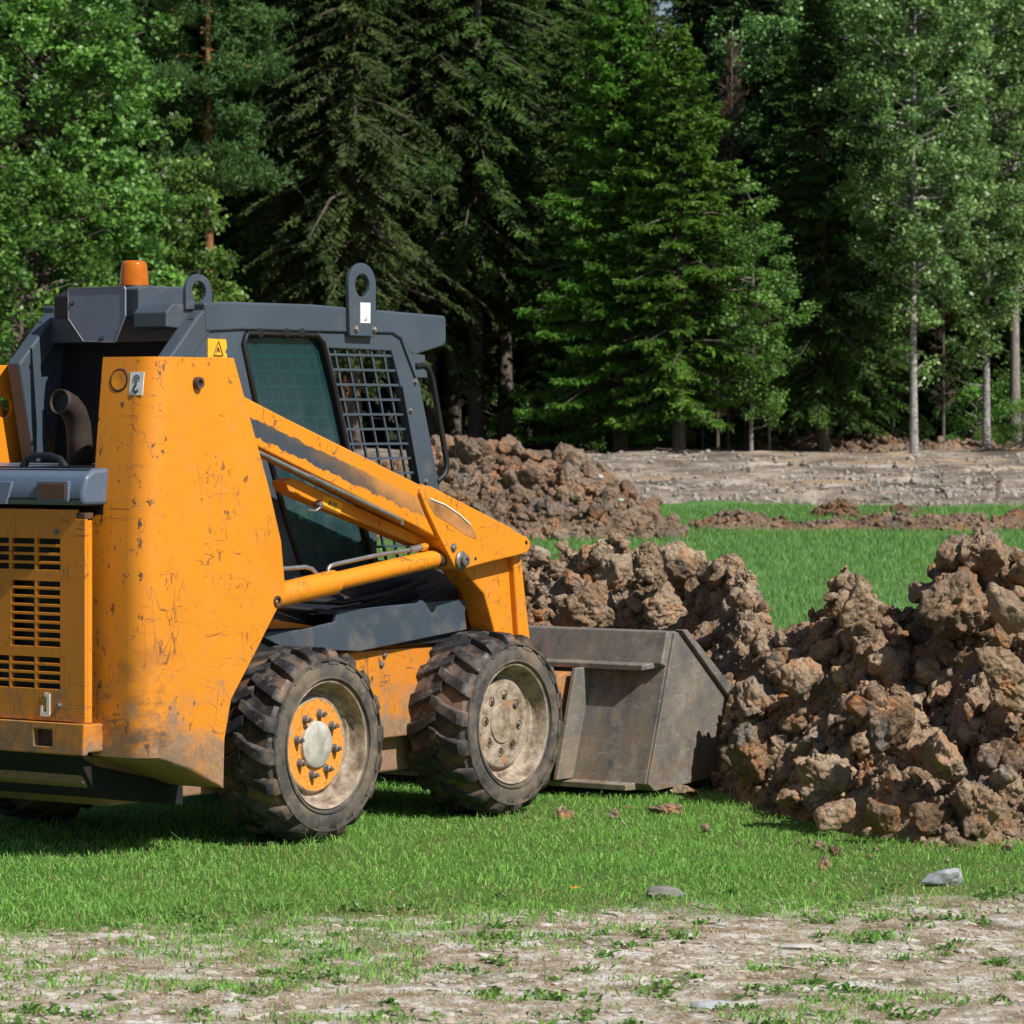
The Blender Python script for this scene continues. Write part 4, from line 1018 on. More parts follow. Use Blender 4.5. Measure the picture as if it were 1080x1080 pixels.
# drift of pale rubble on the bare ground
n = 3160; r_ = np.random.default_rng(77)
px = np.concatenate([r_.normal(960, 35, 260), r_.uniform(480, 1150, 2900)]); py = np.concatenate([r_.normal(518, 5, 260), r_.uniform(484, 532, 2900)])
Yr = np.interp(py, [486, 492, 500, 510, 520, 530], [82, 77, 71, 65.5, 61, 57.2]); Xr = (px - 540) / F * Yr
szr = .026 * (1 - r_.uniform(0, 1, n)) ** (-1 / 2.2); szr = np.minimum(szr, .10)
v, f, rr_ = scatter(np.stack([Xr, Yr, gz(Xr, Yr) + szr * .1], 1), szr, 5, sizes_sub=(9, 8))
tag(link('rubble', mesh_np('rubble', v * [1, 1, 1], f, None, rr_), simple('rubble_stone', (.27, .24, .205), .9, 0, .35, 3)), 'scattered pale rubble strewn over the bare ground before the wood', kind='stuff')

# ------------------------------------------------------------------ gravel, stony scraps, dry litter in front
r_ = np.random.default_rng(9); n = 26000
Xg = r_.uniform(-2.6, 2.6, n); Yg = r_.uniform(9.6, 13.6, n)
den = vnoise(np.stack([Xg * 1.3, Yg * 3, Xg * 0], 1), 31) * .5 + .5
k = (Yg - .3 * Xg < 13.0 - .5 * r_.uniform(0, 1, n)) & (r_.uniform(0, 1, n) < .15 + 1.2 * den ** 2); Xg, Yg = Xg[k], Yg[k]
sz = .0048 * (1 - r_.uniform(0, 1, len(Xg))) ** (-1 / 1.7); sz = np.minimum(sz, .028)
v, f, rr_ = scatter(np.zeros((len(Xg), 3)) + 0, sz, 15, sizes_sub=(9, .02), tilt=.25)
# flatten each stone before it is set down: rebuild with centres
v, f, rr_ = scatter(np.stack([Xg, Yg, np.zeros(len(Xg))], 1), sz, 15, sizes_sub=(9, .02), tilt=.25)
v[:, 2] = v[:, 2] * .38 + gz(v[:, 0], v[:, 1]) + .001
t = NT('gravel_stone'); a = t.n('Attribute', attribute_name='rnd').outputs['Fac']
gm_ = t.end(t.bsdf(t.mix(t.noise(t.geo(), 60, 4), t.ramp(a, [(.0, (.19, .16, .13)), (.45, (.38, .34, .29)), (.8, (.56, .54, .50)), (1., (.30, .32, .35))]), (.42, .36, .28)), .9, 0, t.bump(t.noise(t.geo(), 120, 4), .4, .003), .2))
tag(link('gravel', mesh_np('gravel', v, f, None, rr_), gm_), 'pale pebbles and flat stones pressed into the trodden soil', kind='stuff')

# crumbs flung from the pile into the lawn
r_ = np.random.default_rng(19); n = 60
Xc = r_.uniform(.1, 2.6, n); Yc = 14.75 + 1.5 * np.clip((1.35 - Xc) / 1.3, 0, 1) - np.abs(r_.normal(0, .28, n)) + .1
k = near_heap(Xc, Yc) < .03; Xc, Yc = Xc[k], Yc[k]; sz = np.minimum(.006 * (1 - r_.uniform(0, 1, len(Xc))) ** (-1 / 1.6), .04)
v, f, rr_ = scatter(np.stack([Xc, Yc, gz(Xc, Yc) + sz * .3 + .008], 1), sz, 25, sizes_sub=(.05, .016))
tag(link('soil_crumbs', mesh_np('soil_crumbs', v, f, None, rr_, True), clay), 'small crumbs of clay spilled into the grass at the foot of the near pile', kind='stuff')

# ------------------------------------------------------------------ grass
def blades(X, Y, hgt, wid, lean, seed, nseg=2, z=None):
    r_ = np.random.default_rng(seed); n = len(X); a = r_.uniform(0, 2 * math.pi, n); b = r_.uniform(0, 2 * math.pi, n)
    z = gz(X, Y) if z is None else z
    base = np.stack([X, Y, z - .003], 1); d = np.stack([np.cos(a), np.sin(a), a * 0], 1) * (lean * r_.uniform(.2, 1, n) * hgt)[:, None]
    w = np.stack([np.cos(b), np.sin(b), b * 0], 1) * (wid / 2)[:, None]
    up = np.array([0, 0, 1.]) * hgt[:, None]
    if nseg == 1:
        V = np.stack([base - w, base + w, base + up + d], 1).reshape(-1, 3); i = np.arange(n)[:, None] * 3
        return V, i + [0, 1, 2], None
    mid = base + up * .58 + d * .35; tip = base + up * (1 - .25 * lean)[:, None] + d if np.ndim(lean) else base + up * (1 - .2 * lean) + d
    V = np.stack([base - w, base + w, mid - w * .8, mid + w * .8, tip], 1).reshape(-1, 3); i = np.arange(n)[:, None] * 5
    return V, i + [2, 3, 4], i + [0, 1, 3, 2]
def blade_obj(name, parts, mat, label, seed):
    VV, TT, QQ, off = [], [], [], 0
    for V_, T_, Q_ in parts:
        VV.append(V_); TT.append(T_ + off)
        if Q_ is not None: QQ.append(Q_ + off)
        off += len(V_)
    T_ = np.concatenate(TT); Q_ = np.concatenate(QQ) if QQ else np.zeros((0, 4), int)
    r_ = np.random.default_rng(seed); vv = np.concatenate(VV)
    rt = r_.uniform(0, 1, len(T_)); rq = r_.uniform(0, 1, len(Q_))
    if len(TT) == 1 and QQ: rq = rt
    return tag(link(name, mesh_np(name, vv, T_, Q_, np.concatenate([rt, rq])), mat), label, kind='stuff')
def wedge(n, y0, y1, seed, k=.168, pad=.7):
    r_ = np.random.default_rng(seed); Y = np.sqrt(r_.uniform(y0 ** 2, y1 ** 2, n)); X = r_.uniform(-1, 1, n) * (Y * k + pad); return X, Y, r_
# grass blades stay out of the tyres, the pile and the bucket
def clear(X, Y):
    u = CT * (X - OX) + ST * (Y - OY); v = ST * (X - OX) - CT * (Y - OY)
    ok = np.ones(len(X), bool)
    for uu in (0, 1.27): ok &= ~((np.abs(u - uu) < .15) & (np.abs(np.abs(v) - .69) < .15))
    return ok & (near_heap(X, Y) < .02)
gmat = leaf_mat('grass_blades', (.070, .195, .032), (.31, .56, .12), .36, .5, .25)
X, Y, r_ = wedge(400000, 11.6, 19.5, 41)
e_ = Y - .3 * X + .8 * vnoise(np.stack([X * 2.2, Y * 2.2, X * 0], 1), 12) + .3 * vnoise(np.stack([X * 7, Y * 7, X * 0], 1), 14)
dens = sstep(12.0, 13.3, e_) * (.72 + .4 * vnoise(np.stack([X * 1.3, Y * 1.3, X * 0], 1), 17))
k = (r_.uniform(0, 1, len(X)) < dens) & clear(X, Y); X, Y = X[k], Y[k]
tall = .8 + .35 * vnoise(np.stack([X * 3, Y * 3, X * 0], 1), 18)
hgt = (.012 + .050 * r_.uniform(0, 1, len(X)) ** 1.8) * tall * (1 + .8 * (r_.uniform(0, 1, len(X)) > .985)); wid = r_.uniform(.0022, .0055, len(X))
near_b = blades(X, Y, hgt, wid, r_.uniform(.4, 2.4, len(X)), 43)
# green scraps out on the stony ground
X, Y, r_ = wedge(90000, 9.4, 13.4, 47)
pn = vnoise(np.stack([X * 2.6, Y * 5, X * 0], 1), 55) + .5 * vnoise(np.stack([X * 8, Y * 14, X * 0], 1), 56)
k = (r_.uniform(0, 1, len(X)) < sstep(.25, .75, pn) * .85 + .02) & (Y - .3 * X < 13); X, Y = X[k], Y[k]
weed_b = blades(X, Y, r_.uniform(.012, .04, len(X)), r_.uniform(.003, .008, len(X)), r_.uniform(.6, 1.8, len(X)), 49)
kd = rng.uniform(0, 1, len(X)) < 0
X2, Y2, r2_ = wedge(26000, 11.8, 19, 57); k = clear(X2, Y2) & (Y2 - .3 * X2 > 12.6) & (r2_.uniform(0, 1, len(X2)) < .35 + .8 * vnoise(np.stack([X2 * 1.7, Y2 * 1.7, X2 * 0], 1), 58)); X2, Y2 = X2[k], Y2[k]
dry_b = blades(X2, Y2, r2_.uniform(.01, .05, len(X2)), r2_.uniform(.002, .004, len(X2)), r2_.uniform(.8, 3, len(X2)), 59)
blade_obj('dead_grass', [dry_b], leaf_mat('dead_grass_blades', (.22, .20, .08), (.50, .44, .22), .2, .7, .1), 'dry yellowish blades mixed into the near lawn', 60)
blade_obj('grass', [near_b, weed_b], gmat, 'short bright green lawn grass around the loader, thinning out towards the front', 51)
X, Y, r_ = wedge(155000, 19.5, 56.5, 61)
e_ = Y + .9 * vnoise(np.stack([X * .8, Y * .8, X * 0], 1), 66)
k = (near_heap(X, Y) < .02) & (far_heap(X, Y) < .02) & ((e_ < 55.6)) & (berm(X, Y) < 0) & ((Y > 27) | (r_.uniform(0, 1, len(X)) < .5)); X, Y = X[k], Y[k]
far_b = blades(X, Y, r_.uniform(.03, .075, len(X)) * (.7 + Y / 80), r_.uniform(.007, .014, len(X)) * (.6 + Y / 55), r_.uniform(.3, 1.1, len(X)), 63, 1)
blade_obj('grass', [far_b], leaf_mat('far_grass_blades', (.080, .195, .045), (.22, .39, .11), .35, .5, .2), 'mown green lawn behind the piles, reaching to the bare ground', 65)
# dry straw
X, Y, r_ = wedge(150000, 9.4, 14.4, 71)
pn = vnoise(np.stack([X * 2, Y * 4, X * 0], 1), 75) * .5 + .5
k = (Y - .3 * X + .5 * r_.normal(size=len(X)) < 13.2) & (r_.uniform(0, 1, len(X)) < .25 + .75 * pn); X, Y = X[k], Y[k]
st = blades(X, Y, r_.uniform(.003, .022, len(X)), r_.uniform(.0015, .0035, len(X)), r_.uniform(1.5, 7, len(X)), 73)
blade_obj('dry_straw', [st], leaf_mat('straw', (.22, .145, .075), (.62, .50, .32), .15, .8, .1), 'dry tan straw and dead grass lying on the trodden soil', 75)
# broad-leaved weeds
X, Y, r_ = wedge(260, 9.8, 13.6, 81, .145, .2)
k = (Y - .3 * X < 13.2); X, Y = X[k], Y[k]
VV, TT = [], []; off = 0
for x, y in zip(X, Y):
    m = r_.integers(8, 26); s0 = r_.uniform(.02, .05); z0 = float(gz([x], [y])[0])
    for _ in range(m):
        a = r_.uniform(0, 6.283); el = r_.uniform(.15, 1.2); s = s0 * r_.uniform(.6, 1.2); ox, oy = r_.normal(0, s0 * .6, 2)
        d = np.array([math.cos(a) * math.cos(el), math.sin(a) * math.cos(el), math.sin(el)]); pz = np.array([-math.sin(a), math.cos(a), 0]) * s * .22
        b = np.array([x + ox, y + oy, z0]); md = b + d * s * .55; tp = b + d * s + np.array([0, 0, -.3 * s])
        VV += [b, md + pz, tp, md - pz]; TT += [(off, off + 1, off + 2, off + 3)]; off += 4
tag(link('weeds', mesh_np('weeds', np.array(VV), None, np.array(TT), r_.uniform(0, 1, len(TT))), leaf_mat('weed_leaves', (.055, .14, .022), (.16, .33, .065), .3)), 'low green weeds growing between the stones in front', kind='stuff')
# ================================================================== the wood
spruce_leaf = leaf_mat('spruce_needles', (.022, .052, .011), (.085, .165, .030), .25, .55, .25)
bright_leaf = leaf_mat('young_spruce_needles', (.028, .078, .012), (.14, .29, .036), .28, .55, .25)
olive_leaf = leaf_mat('old_spruce_needles', (.024, .044, .012), (.085, .125, .034), .22, .6, .2)
pine_leaf = leaf_mat('pine_needles', (.025, .070, .020), (.095, .21, .055), .25, .55, .25)
oak_leaf = leaf_mat('broad_leaves', (.022, .070, .014), (.17, .335, .06), .25, .45, .35)
birch_leaf = leaf_mat('birch_leaves', (.022, .080, .018), (.25, .43, .13), .25, .42, .45)
dead_leaf = leaf_mat('dead_twigs', (.085, .055, .04), (.20, .14, .11), .1, .9, .1)
bark_s = bark_mat('spruce_bark', (.07, .055, .045), (.16, .135, .115))
bark_p = bark_mat('pine_bark', (.19, .085, .04), (.40, .20, .10))
bark_b = bark_mat('birch_bark', (.10, .09, .085), (.46, .44, .42), (3, 3, 5))
bark_g = bark_mat('grey_bark', (.14, .125, .11), (.33, .30, .27))
cone_mat = simple('cone_brown', (.30, .14, .07), .8)

def quadset():
    return {'V': [], 'n': 0}
def cards(org, d, side, ln, wd):
    """kite shaped leaves or needle sprays: n quads"""
    m = org + d * (ln * .5)[:, None]; s = side * (wd * .5)[:, None]
    return np.stack([org, m + s, org + d * ln[:, None], m - s], 1)
def unit(v): return v / np.maximum(np.linalg.norm(v, axis=1), 1e-6)[:, None]
def crown_mesh(name, quads, seed):
    V = np.concatenate([q.reshape(-1, 3) for q in quads]); n = len(V) // 4
    r_ = np.random.default_rng(seed)
    # light and dark clumps by place plus a little per leaf
    c = V.reshape(-1, 4, 3).mean(1)
    a = np.clip(.5 + .45 * fbm(c * 1.6, 3, seed) + r_.normal(0, .2, n), 0, 1)
    return mesh_np(name, V, None, np.arange(n * 4).reshape(-1, 4), a)
def trunk_mesh(h, r0, seed, lean=.02, limbs=(), sides=9, flip=False):
    r_ = random.Random(seed); mb = MB(False); pts = []; rs = []
    for k in range(9):
        f = k / 8; pts.append((math.sin(f * 3 + seed) * lean * h * f, math.cos(f * 2.3 + seed) * lean * h * f, f * h)); rs.append(r0 * (1.28 if k == 0 else 1) * (1 - f) ** .8 + .006)
    pts[0] = (pts[0][0], pts[0][1], -.25)
    mb.tube(pts, rs, sides)
    for p, q_, ra in limbs:
        p = Vector(p); q_ = Vector(q_); m = (p + q_) / 2 + Vector((0, 0, .12 * (q_ - p).length)) * r_.uniform(-1, 1)
        mb.tube([p, m, q_], [ra, ra * .6, ra * .2], 5)
    return mb
def axis_at(h, z, seed, lean=.02):
    f = z / h; return np.array([math.sin(f * 3 + seed) * lean * h * f, math.cos(f * 2.3 + seed) * lean * h * f, z])

def spruce(seed, h, base, rad, droop=.28, per=.34, dens=1., tipup=.1, ragged=.25, power=.8, bare=True, fine=1.):
    """crown of whorled drooping boughs, each with side sprays"""
    r_ = np.random.default_rng(seed); qs = []; limbs = []; cones = []
    z = base
    while z < h - .15:
        f = (z - base) / (h - base); L0 = rad * (1 - f) ** power + .10
        if f < .12: L0 *= .65 + 3 * f
        nb = int(r_.integers(5, 8))
        a0 = r_.uniform(0, 6.283)
        for b in range(nb):
            a = a0 + 6.283 * b / nb + r_.normal(0, .25); Lb = L0 * (1 + r_.normal(0, ragged)) 
            if Lb < .08: continue
            o = axis_at(h, z + r_.uniform(-.1, .1), seed); hd = np.array([math.cos(a), math.sin(a), 0]); sd = np.array([-math.sin(a), math.cos(a), 0])
            el = .35 * f + .05 - droop * (1 - f) * .6
            def pt(s): return o[None] + hd[None] * (s * Lb)[:, None] + np.array([0, 0, 1.]) * (Lb * (el * s - droop * s ** 1.6 + tipup * s ** 4))[:, None]
            m = max(4, int(Lb / .036 * dens)); s = np.sort(r_.uniform(.12 if Lb > .6 else 0, 1, m)); p0 = pt(s); dd = unit(pt(s + .02) - p0)
            if Lb > .5: limbs.append((tuple(pt(np.array([0.]))[0]), tuple(pt(np.array([.85]))[0]), .012 + .012 * Lb))
            tw = (.10 + .22 * np.minimum(Lb, 2.2) * (1 - s) ** .7) * r_.uniform(.6, 1.2, m) + .05
            sg = np.where(r_.uniform(0, 1, m) > .5, 1, -1.)
            d = unit(dd * .75 + sd[None] * sg[:, None] * r_.uniform(.5, 1.1, m)[:, None] + np.array([0, 0, -1.]) * r_.uniform(-.05, .55, m)[:, None])
            sv = unit(np.cross(d, np.array([0, 0, 1.])[None] + r_.normal(0, .45, (m, 3))))
            qs.append(cards(p0, d, sv, tw, np.full(m, .085 / fine) * r_.uniform(.7, 1.4, m)))
            # needles fringe: short sprays off every twig
            kf = 4
            pp = np.repeat(p0, kf, 0) + np.repeat(d * tw[:, None], kf, 0) * r_.uniform(.15, 1, (m * kf, 1)); d2 = unit(np.repeat(d, kf, 0) + r_.normal(0, .65, (m * kf, 3)) + [0, 0, -.25])
            qs.append(cards(pp, d2, unit(np.cross(d2, r_.normal(size=(m * kf, 3)))), r_.uniform(.06, .15, m * kf), r_.uniform(.03, .055, m * kf) / fine))
        z += per * r_.uniform(.7, 1.25) * (1 - .45 * f)
    # dead lower boughs
    if bare:
        z = .5
        while z < base + .4:
            a = r_.uniform(0, 6.283); Lb = r_.uniform(.3, rad * .55); o = axis_at(h, z, seed)
            e = o + np.array([math.cos(a) * Lb, math.sin(a) * Lb, r_.uniform(-.35, .05) * Lb]); limbs.append((tuple(o), tuple(e), .012)); 
            e2 = o + (e - o) * .6; limbs.append((tuple(e2), tuple(e2 + r_.normal(0, .25, 3)), .006)); z += r_.uniform(.12, .35)
    return qs, limbs
def broad(seed, h, z0, rad, ncl=230, leaf=.085, per=120, cl=.42, squash=1.0, shell=.35):
    """leafy crown: limbs ending in leaf clumps"""
    r_ = np.random.default_rng(seed); qs = []; limbs = []; zc = (z0 + h) / 2; hz = (h - z0) / 2
    for k in range(ncl):
        d = r_.normal(size=3); d /= np.linalg.norm(d); rr = r_.uniform(shell, 1) ** .6
        lob = 1 + .28 * float(vnoise(np.array([d * 2.2 + seed]), seed)[0])
        c = np.array([d[0] * rad * rr * lob, d[1] * rad * rr * lob, zc + d[2] * hz * rr * lob])
        c[2] = max(c[2], z0 * .8)
        ax = axis_at(h, min(max(c[2] - .3 * np.hypot(c[0], c[1]), .3), h * .95), seed)
        if k % 3 == 0: limbs.append((tuple(ax), tuple(c), .012 + .012 * np.linalg.norm(c - ax)))
        n = int(per * r_.uniform(.5, 1.3)); cr = cl * r_.uniform(.6, 1.25)
        p = c + np.clip(r_.normal(0, .45, (n, 3)), -1, 1) * [cr, cr, cr * .6 * squash]
        nn = unit(r_.normal(0, .75, (n, 3)) + [0, -.15, .75] + (p - c) / cr * .5); dd = unit(np.cross(nn, r_.normal(size=(n, 3)))); sv = np.cross(nn, dd)
        ll = leaf * r_.uniform(.65, 1.3, n); qs.append(cards(p, dd, sv, ll, ll * .72))
    return qs, limbs
def pine(seed, h, z0, rad, n=26, leafd=1.):
    """flat plates of needle tufts at the ends of bare limbs"""
    r_ = np.random.default_rng(seed); qs = []; limbs = []
    for k in range(n):
        f = (k + r_.uniform(0, .8)) / n; z = z0 + (h - z0) * f; a = r_.uniform(0, 6.283) if k % 2 else r_.choice([0.2, 2.9]) + r_.normal(0, .5)
        Lb = rad * r_.uniform(.45, 1.1) * (1 - .5 * f); o = axis_at(h, z, seed); e = o + np.array([math.cos(a) * Lb, math.sin(a) * Lb, r_.uniform(-.15, .35) * Lb])
        limbs.append((tuple(o), tuple(e), .03))
        for _ in range(int(9 * leafd)):
            s = r_.uniform(.35, 1.1); c = o + (e - o) * s + r_.normal(0, .28, 3) * [1, 1, .32]
            m = 240; c2 = c + r_.normal(0, .2, (m // 10, 3)) * [1, 1, .6]; cc = np.repeat(c2, 10, 0); mm = len(cc)
            d = unit(r_.normal(size=(mm, 3)) + [0, 0, .5]); qs.append(cards(cc, d, unit(np.cross(d, r_.normal(size=(mm, 3)))), r_.uniform(.09, .19, mm), np.full(mm, .035)))
    return qs, limbs

PROTO = {}
def proto(kind, quads_limbs, h, r0, seed, leaf, bark, lean=.02):
    qs, limbs = quads_limbs
    PROTO[kind] = (crown_mesh('crown', qs, seed), leaf, trunk_mesh(h, r0, seed, lean, limbs), bark)
    cm, _, tb_, _ = PROTO[kind]; cm.materials.append(leaf)
    PROTO[kind] = [cm, tb_, bark, None]
USED = {}
def tree(kind, name, x, Y, s, rz, label, group=None, X=None, sz=None, cat='tree'):
    cm, tb_, bark, tmesh = PROTO[kind]
    X = WX(x, Y) if X is None else X
    e = empty(name, (X, Y, float(gz([X], [Y])[0]) - .03), rz); e.scale = (s, s, s * (sz or 1))
    if tmesh is None:
        o = tb_.build('trunk', bark, e, smooth=60); PROTO[kind][3] = o.data
    else:
        o = bpy.data.objects.new('trunk', tmesh); COL.objects.link(o); o.parent = e
    c = bpy.data.objects.new('crown', cm); COL.objects.link(c); c.parent = e
    return tag(e, label, cat, group)

proto('s_big', spruce(1, 11.2, .9, 2.5, .26, .26, 1.25, .16, .16), 11.2, .15, 1, bright_leaf, bark_s, .0)
proto('s_big2', spruce(2, 9.4, 1.0, 1.9, .30, .27, 1.2, .14, .2), 9.4, .12, 2, bright_leaf, bark_s, .0)
proto('s_mid', spruce(3, 11.0, 1.3, 1.75, .42, .28, 1.1, .10, .22), 11.0, .13, 3, spruce_leaf, bark_s, .004)
proto('s_old', spruce(4, 15, 3.0, 2.2, .55, .28, .9, .08, .38), 15, .15, 4, olive_leaf, bark_s, .006)
proto('s_tall', spruce(5, 17, 5.0, 2.4, .5, .28, .9, .08, .3), 17, .19, 5, spruce_leaf, bark_s, .005)
proto('s_back', spruce(6, 17, 1.8, 2.6, .45, .32, .9, .08, .28), 17, .17, 6, spruce_leaf, bark_s, .005)
proto('oak', broad(7, 12, .8, 2.9, 640, .125, 110, .34), 11, .16, 7, oak_leaf, bark_s)
proto('oak_low', broad(8, 6.6, .3, 1.7, 280, .115, 100, .31), 6, .07, 8, oak_leaf, bark_s)
proto('pine_a', pine(9, 14, 5.6, 2.1, 40), 14.5, .125, 9, pine_leaf, bark_p, .004)
proto('pine_b', pine(10, 15, 6.0, 2.3, 36), 15.5, .12, 10, pine_leaf, bark_p, .006)
proto('birch', broad(11, 13, 2.0, 1.9, 430, .105, 95, .30, 1.2), 12.5, .085, 11, birch_leaf, bark_b, .008)
proto('birch_b', broad(12, 13, 3.2, 2.0, 430, .105, 95, .31, 1.2), 12.5, .13, 12, birch_leaf, bark_g, .008)
proto('sapling', broad(13, 5.8, .7, 1.0, 190, .075, 100, .26), 5.2, .04, 13, oak_leaf, bark_g)
proto('shrub', broad(14, 1.5, .1, .75, 55, .06, 70, .24), 1.1, .02, 14, oak_leaf, bark_g)
def dead():
    r_ = np.random.default_rng(15); qs = []; limbs = []
    for k in range(130):
        z = r_.uniform(1.5, 10.2); o = axis_at(11, z, 15, 0); a = r_.uniform(0, 6.283); Lb = r_.uniform(.3, .9) * (1.15 - z / 12)
        e = o + np.array([math.cos(a) * Lb, math.sin(a) * Lb, r_.uniform(.0, .5)]); limbs.append((tuple(o), tuple(e), .012))
        m = 26; p = o + (e - o) * r_.uniform(.2, 1, (m, 1)); d = unit((e - o)[None] / Lb + r_.normal(0, .6, (m, 3))); qs.append(cards(p, d, unit(np.cross(d, r_.normal(size=(m, 3)))), r_.uniform(.1, .32, m), np.full(m, .014)))
    return qs, limbs
proto('dead', dead(), 11, .07, 15, dead_leaf, bark_s, 0)

front = [
 ('oak', 'broadleaf_tree', 42, 73, .96, .3, 'large bright leafy tree filling the upper left corner above the loader hood'),
 ('oak_low', 'broadleaf_tree', 158, 76, .98, 1.2, 'low bushy leafy tree right behind the amber beacon'),
 ('oak_low', 'broadleaf_tree', 22, 70, .95, 3.2, 'low leafy tree at the far left behind the loader hood'),
 ('pine_a', 'pine_tree', 221, 84, 1., .0, 'pine with orange lower trunk standing right of the leafy tree at upper left'),
 ('s_old', 'spruce_tree', 375, 86, .95, .4, 'scraggy olive spruce with pale dead twigs above the cab roof'),
 ('pine_b', 'pine_tree', 366, 89, 1., .9, 'slim reddish-trunked pine rising behind the scraggy olive spruce'),
 ('pine_b', 'pine_tree', 436, 92, 1.02, 2.4, 'pine with flat dark green plates standing right of the scraggy olive spruce'),
 ('s_mid', 'spruce_tree', 302, 90, .95, 1.4, 'dark drooping spruce between the orange-trunked pine and the scraggy one'),
 ('s_tall', 'spruce_tree', 503, 90, 1., .3, 'tall spruce with a thick bare grey trunk above the left of the far dirt pile'),
 ('s_tall', 'spruce_tree', 533, 92, .95, 2.1, 'tall spruce with a thinner pale trunk right of the thick bare one'),
 ('s_tall', 'spruce_tree', 478, 94, .9, 3.3, 'tall dark spruce whose trunk shows beside the cab grab handle'),
 ('s_tall', 'spruce_tree', 572, 96, .95, 4.4, 'tall spruce rising behind the left side of the bright green spruce'),
 ('s_old', 'spruce_tree', 545, 97, 1.0, 5.2, 'old brownish spruce rising over the bare trunks left of the bright spruce'),
 ('s_big', 'spruce_tree', 655, 85, 1., .2, 'broad bright green spruce in the middle, the widest of all'),
 ('s_big2', 'spruce_tree', 716, 83.5, 1., 1.0, 'bright green spruce with its brown trunk foot showing, right of the widest one'),
 ('s_old', 'spruce_tree', 690, 94, .82, 2.0, 'thin spruce top with many cones above the bright green spruces'),
 ('sapling', 'young_tree', 792, 83.5, 1., .4, 'bushy small leafy tree between the bright spruces and the olive ones'),
 ('sapling', 'young_tree', 812, 86, .8, 2.4, 'slim leafy sapling half hidden behind the bushy small leafy tree'),
 ('dead', 'dead_tree', 772, 91, .95, .1, 'dead reddish brown spruce top showing against the sky gap'),
 ('s_mid', 'spruce_tree', 868, 86, .98, .3, 'mid green spruce with a pale trunk foot, right of the dead top'),
 ('s_mid', 'spruce_tree', 905, 88, .78, 2.6, 'shorter spruce tucked against the right side of the mid green one'),
 ('s_mid', 'spruce_tree', 826, 90, .9, 4.0, 'dark narrow spruce behind the bushy small leafy tree'),
 ('birch', 'birch_tree', 964, 84.5, 1., .3, 'birch with a thin white trunk and pale fluttering leaves'),
 ('birch', 'birch_tree', 1040, 87.5, 1., 2.3, 'second pale-leaved birch at the upper right, behind the white-trunked one'),
 ('birch_b', 'broadleaf_tree', 1071, 90.5, 1.02, 1.3, 'broad tree with a thick pale bare trunk at the right edge'),
 ('s_back', 'spruce_tree', 1012, 95, .9, 3.0, 'dark spruce standing in the gap behind the white-trunked birch'),
 ('s_back', 'spruce_tree', 935, 94, .9, 1.0, 'dark spruce behind the shorter olive green spruce at right'),
 ('birch', 'birch_tree', 905, 92, 1., 4.0, 'birch whose pale crown rises behind the shorter olive green spruce'),
 ('s_old', 'spruce_tree', 455, 90, .93, 1.9, 'ragged olive spruce hanging its boughs over the cab front'),
 ('s_old', 'spruce_tree', 320, 87, .80, 3.4, 'ragged olive spruce close to the right of the orange-trunked pine'),
 ('oak', 'broadleaf_tree', 285, 98, .95, 2.6, 'leafy crown showing high between the orange-trunked pine and the spruces'),
 ('birch', 'birch_tree', 800, 96, .98, 1.0, 'pale leafy crown high behind the dead brown top'),
 ('s_mid', 'spruce_tree', 600, 89, .90, 2.2, 'dark spruce against the left side of the broad bright spruce'),
 ('shrub', 'shrub', 612, 88, .9, .4, 'small sunlit shrub glowing in the dark gap above the far dirt pile'),
 ('shrub', 'shrub', 969, 88.6, .55, 1.4, 'little green shrub at the foot of the white-trunked birch'),
 ('shrub', 'shrub', 535, 95, 1.1, 2.4, 'sunlit shrub between the bare spruce trunks'),
 ('shrub', 'shrub', 1079, 86.5, .9, 2.9, 'shrub at the foot of the thick pale trunk at the right edge'),
]
for a in front: tree(a[0], a[1], a[2], a[3], a[4], a[5], a[6], cat={'shrub': 'shrub'}.get(a[0], 'tree'))
# young trunks and dead sticks under the boughs right of the bright spruces
for i, (x, Y, s) in enumerate(((741, 87.5, .42), (757, 86, .5), (768, 86.8, .45), (786, 87.5, .40), (838, 88, .6), (893, 88.6, .55), (942, 90, .6), (995, 90, .6))):
    tree('dead', 'dead_sapling', x, Y, s, i * 1.1, 'thin bare dead sapling standing in the shade at the foot of the spruces', 'dead saplings under the spruces')
# rows behind
r_ = random.Random(8); rows = []
for Y, step in ((96, 2.3), (100, 2.1), (105, 2.1), (111, 2.2), (118, 2.3), (126, 2.5)):
    half = Y * .155 + 1.2; X = -half
    while X < half:
        rows.append((X + r_.uniform(-.5, .5), Y + r_.uniform(-1.8, 1.8))); X += step * r_.uniform(.8, 1.2)
lb = 'dark spruce standing deep in the wood, half hidden behind the front trees'
for i, (X, Y) in enumerate(rows):
    px = 540 + F * X / Y
    if 640 < px < 860 and Y > 93: s = r_.uniform(.74, .88) * (Y / 100)
    elif 600 < px < 900: s = r_.uniform(.75, .9) * Y / 100
    else: s = r_.uniform(.9, 1.12)
    kd = r_.choice(['s_back', 's_old', 's_tall', 's_mid' if s < .8 else 's_back'])
    if kd == 's_mid': s *= 1.4
    tree(kd, 'spruce_tree', 0, Y, s, r_.uniform(0, 6.28), lb, 'spruces deep in the wood', X=X)
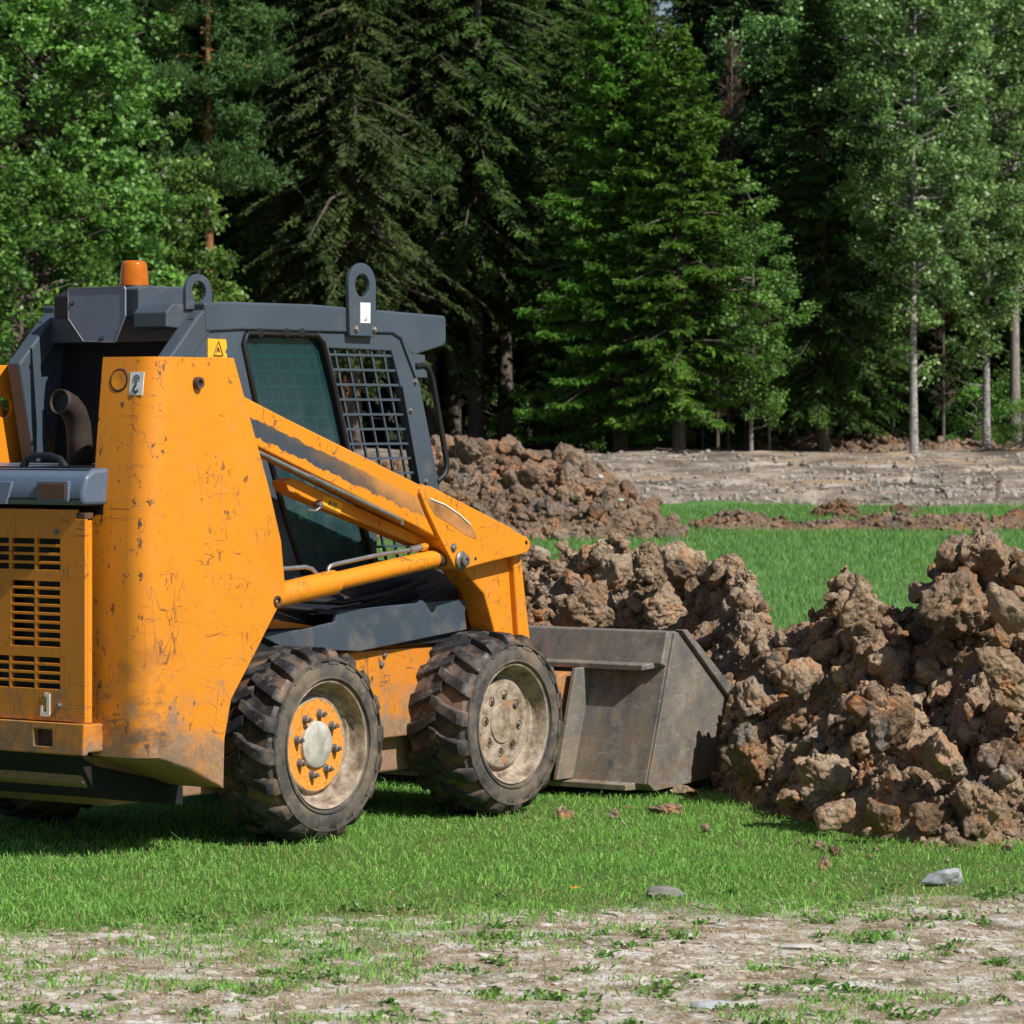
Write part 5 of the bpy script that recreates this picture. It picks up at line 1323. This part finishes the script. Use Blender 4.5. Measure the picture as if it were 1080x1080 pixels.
# a few more on both sides so the wood does not end at the edge of the picture
for X, Y, kd, s in ((-13.6, 82, 'oak', .9), (-14, 88, 's_mid', 1), (15.6, 97, 's_mid', 1.), (15.5, 93, 'birch', .95)):
    tree(kd, {'oak': 'broadleaf_tree', 's_mid': 'spruce_tree', 'birch': 'birch_tree'}[kd], 0, Y, s, 1., {-13.6: 'leafy tree beyond the left edge', -14: 'spruce beyond the left edge', 15.6: 'spruce beyond the right edge', 15.5: 'birch beyond the right edge'}[X], X=X)
# understorey
n = 60
v = []
rg = np.random.default_rng(31)
for i in range(34):
    X = rg.uniform(-14, 14); Y = rg.uniform(91.5, 104)
    tree('shrub', 'shrub', 0, Y, rg.uniform(.7, 1.5), rg.uniform(0, 6), 'low leafy undergrowth bush on the dark forest floor', 'undergrowth bushes', X=X, cat='shrub')

for i in range(16):
    X = rg.uniform(-6, 13.5); Y = rg.uniform(88.9, 90.5)
    tree('shrub', 'shrub', 0, Y, rg.uniform(.28, .5), rg.uniform(0, 6), 'knee-high green seedling at the foot of the front trees', 'seedlings along the edge of the wood', X=X, cat='shrub')
# ================================================================== light and camera
w = bpy.data.worlds.new('World'); sc.world = w; w.use_nodes = True; nt = w.node_tree
EL, AZ = 46., 41.      # height of the sun; 62 degrees from the picture's right towards the camera
sd = Vector((math.cos(R(AZ)) * math.cos(R(EL)), -math.sin(R(AZ)) * math.cos(R(EL)), math.sin(R(EL))))
sky = nt.nodes.new('ShaderNodeTexSky'); sky.sky_type = 'NISHITA'; sky.sun_disc = False; sky.sun_elevation = R(EL); sky.sun_rotation = math.atan2(sd.x, sd.y)
bg = nt.nodes['Background']; nt.links.new(sky.outputs[0], bg.inputs[0]); bg.inputs[1].default_value = .062
sl = bpy.data.lights.new('sun', 'SUN'); sl.energy = 5.0; sl.angle = R(.55); sl.color = (1., .955, .89)
so_ = bpy.data.objects.new('sun', sl); COL.objects.link(so_); so_.rotation_euler = (-sd).to_track_quat('-Z', 'Y').to_euler(); so_.location = (8, -10, 20)
cam = bpy.data.cameras.new('camera'); co = bpy.data.objects.new('camera', cam); COL.objects.link(co)
co.location = (0, 0, H); co.rotation_euler = (R(90), 0, 0)
cam.sensor_width = 36; cam.lens = F / 1080 * 36; cam.shift_y = (HY - 540) / 1080; cam.clip_end = 1500; cam.clip_start = .1
cam.dof.use_dof = True; cam.dof.focus_distance = 15.4; cam.dof.aperture_fstop = 13
sc.camera = co
sc.view_settings.view_transform = 'Standard'; sc.view_settings.look = 'None'; sc.view_settings.exposure = 0.24; sc.view_settings.gamma = 1
sc.cycles.max_bounces = 6; sc.cycles.diffuse_bounces = 3; sc.cycles.glossy_bounces = 3; sc.cycles.transmission_bounces = 4; sc.cycles.transparent_max_bounces = 8
sc.cycles.use_denoising = True
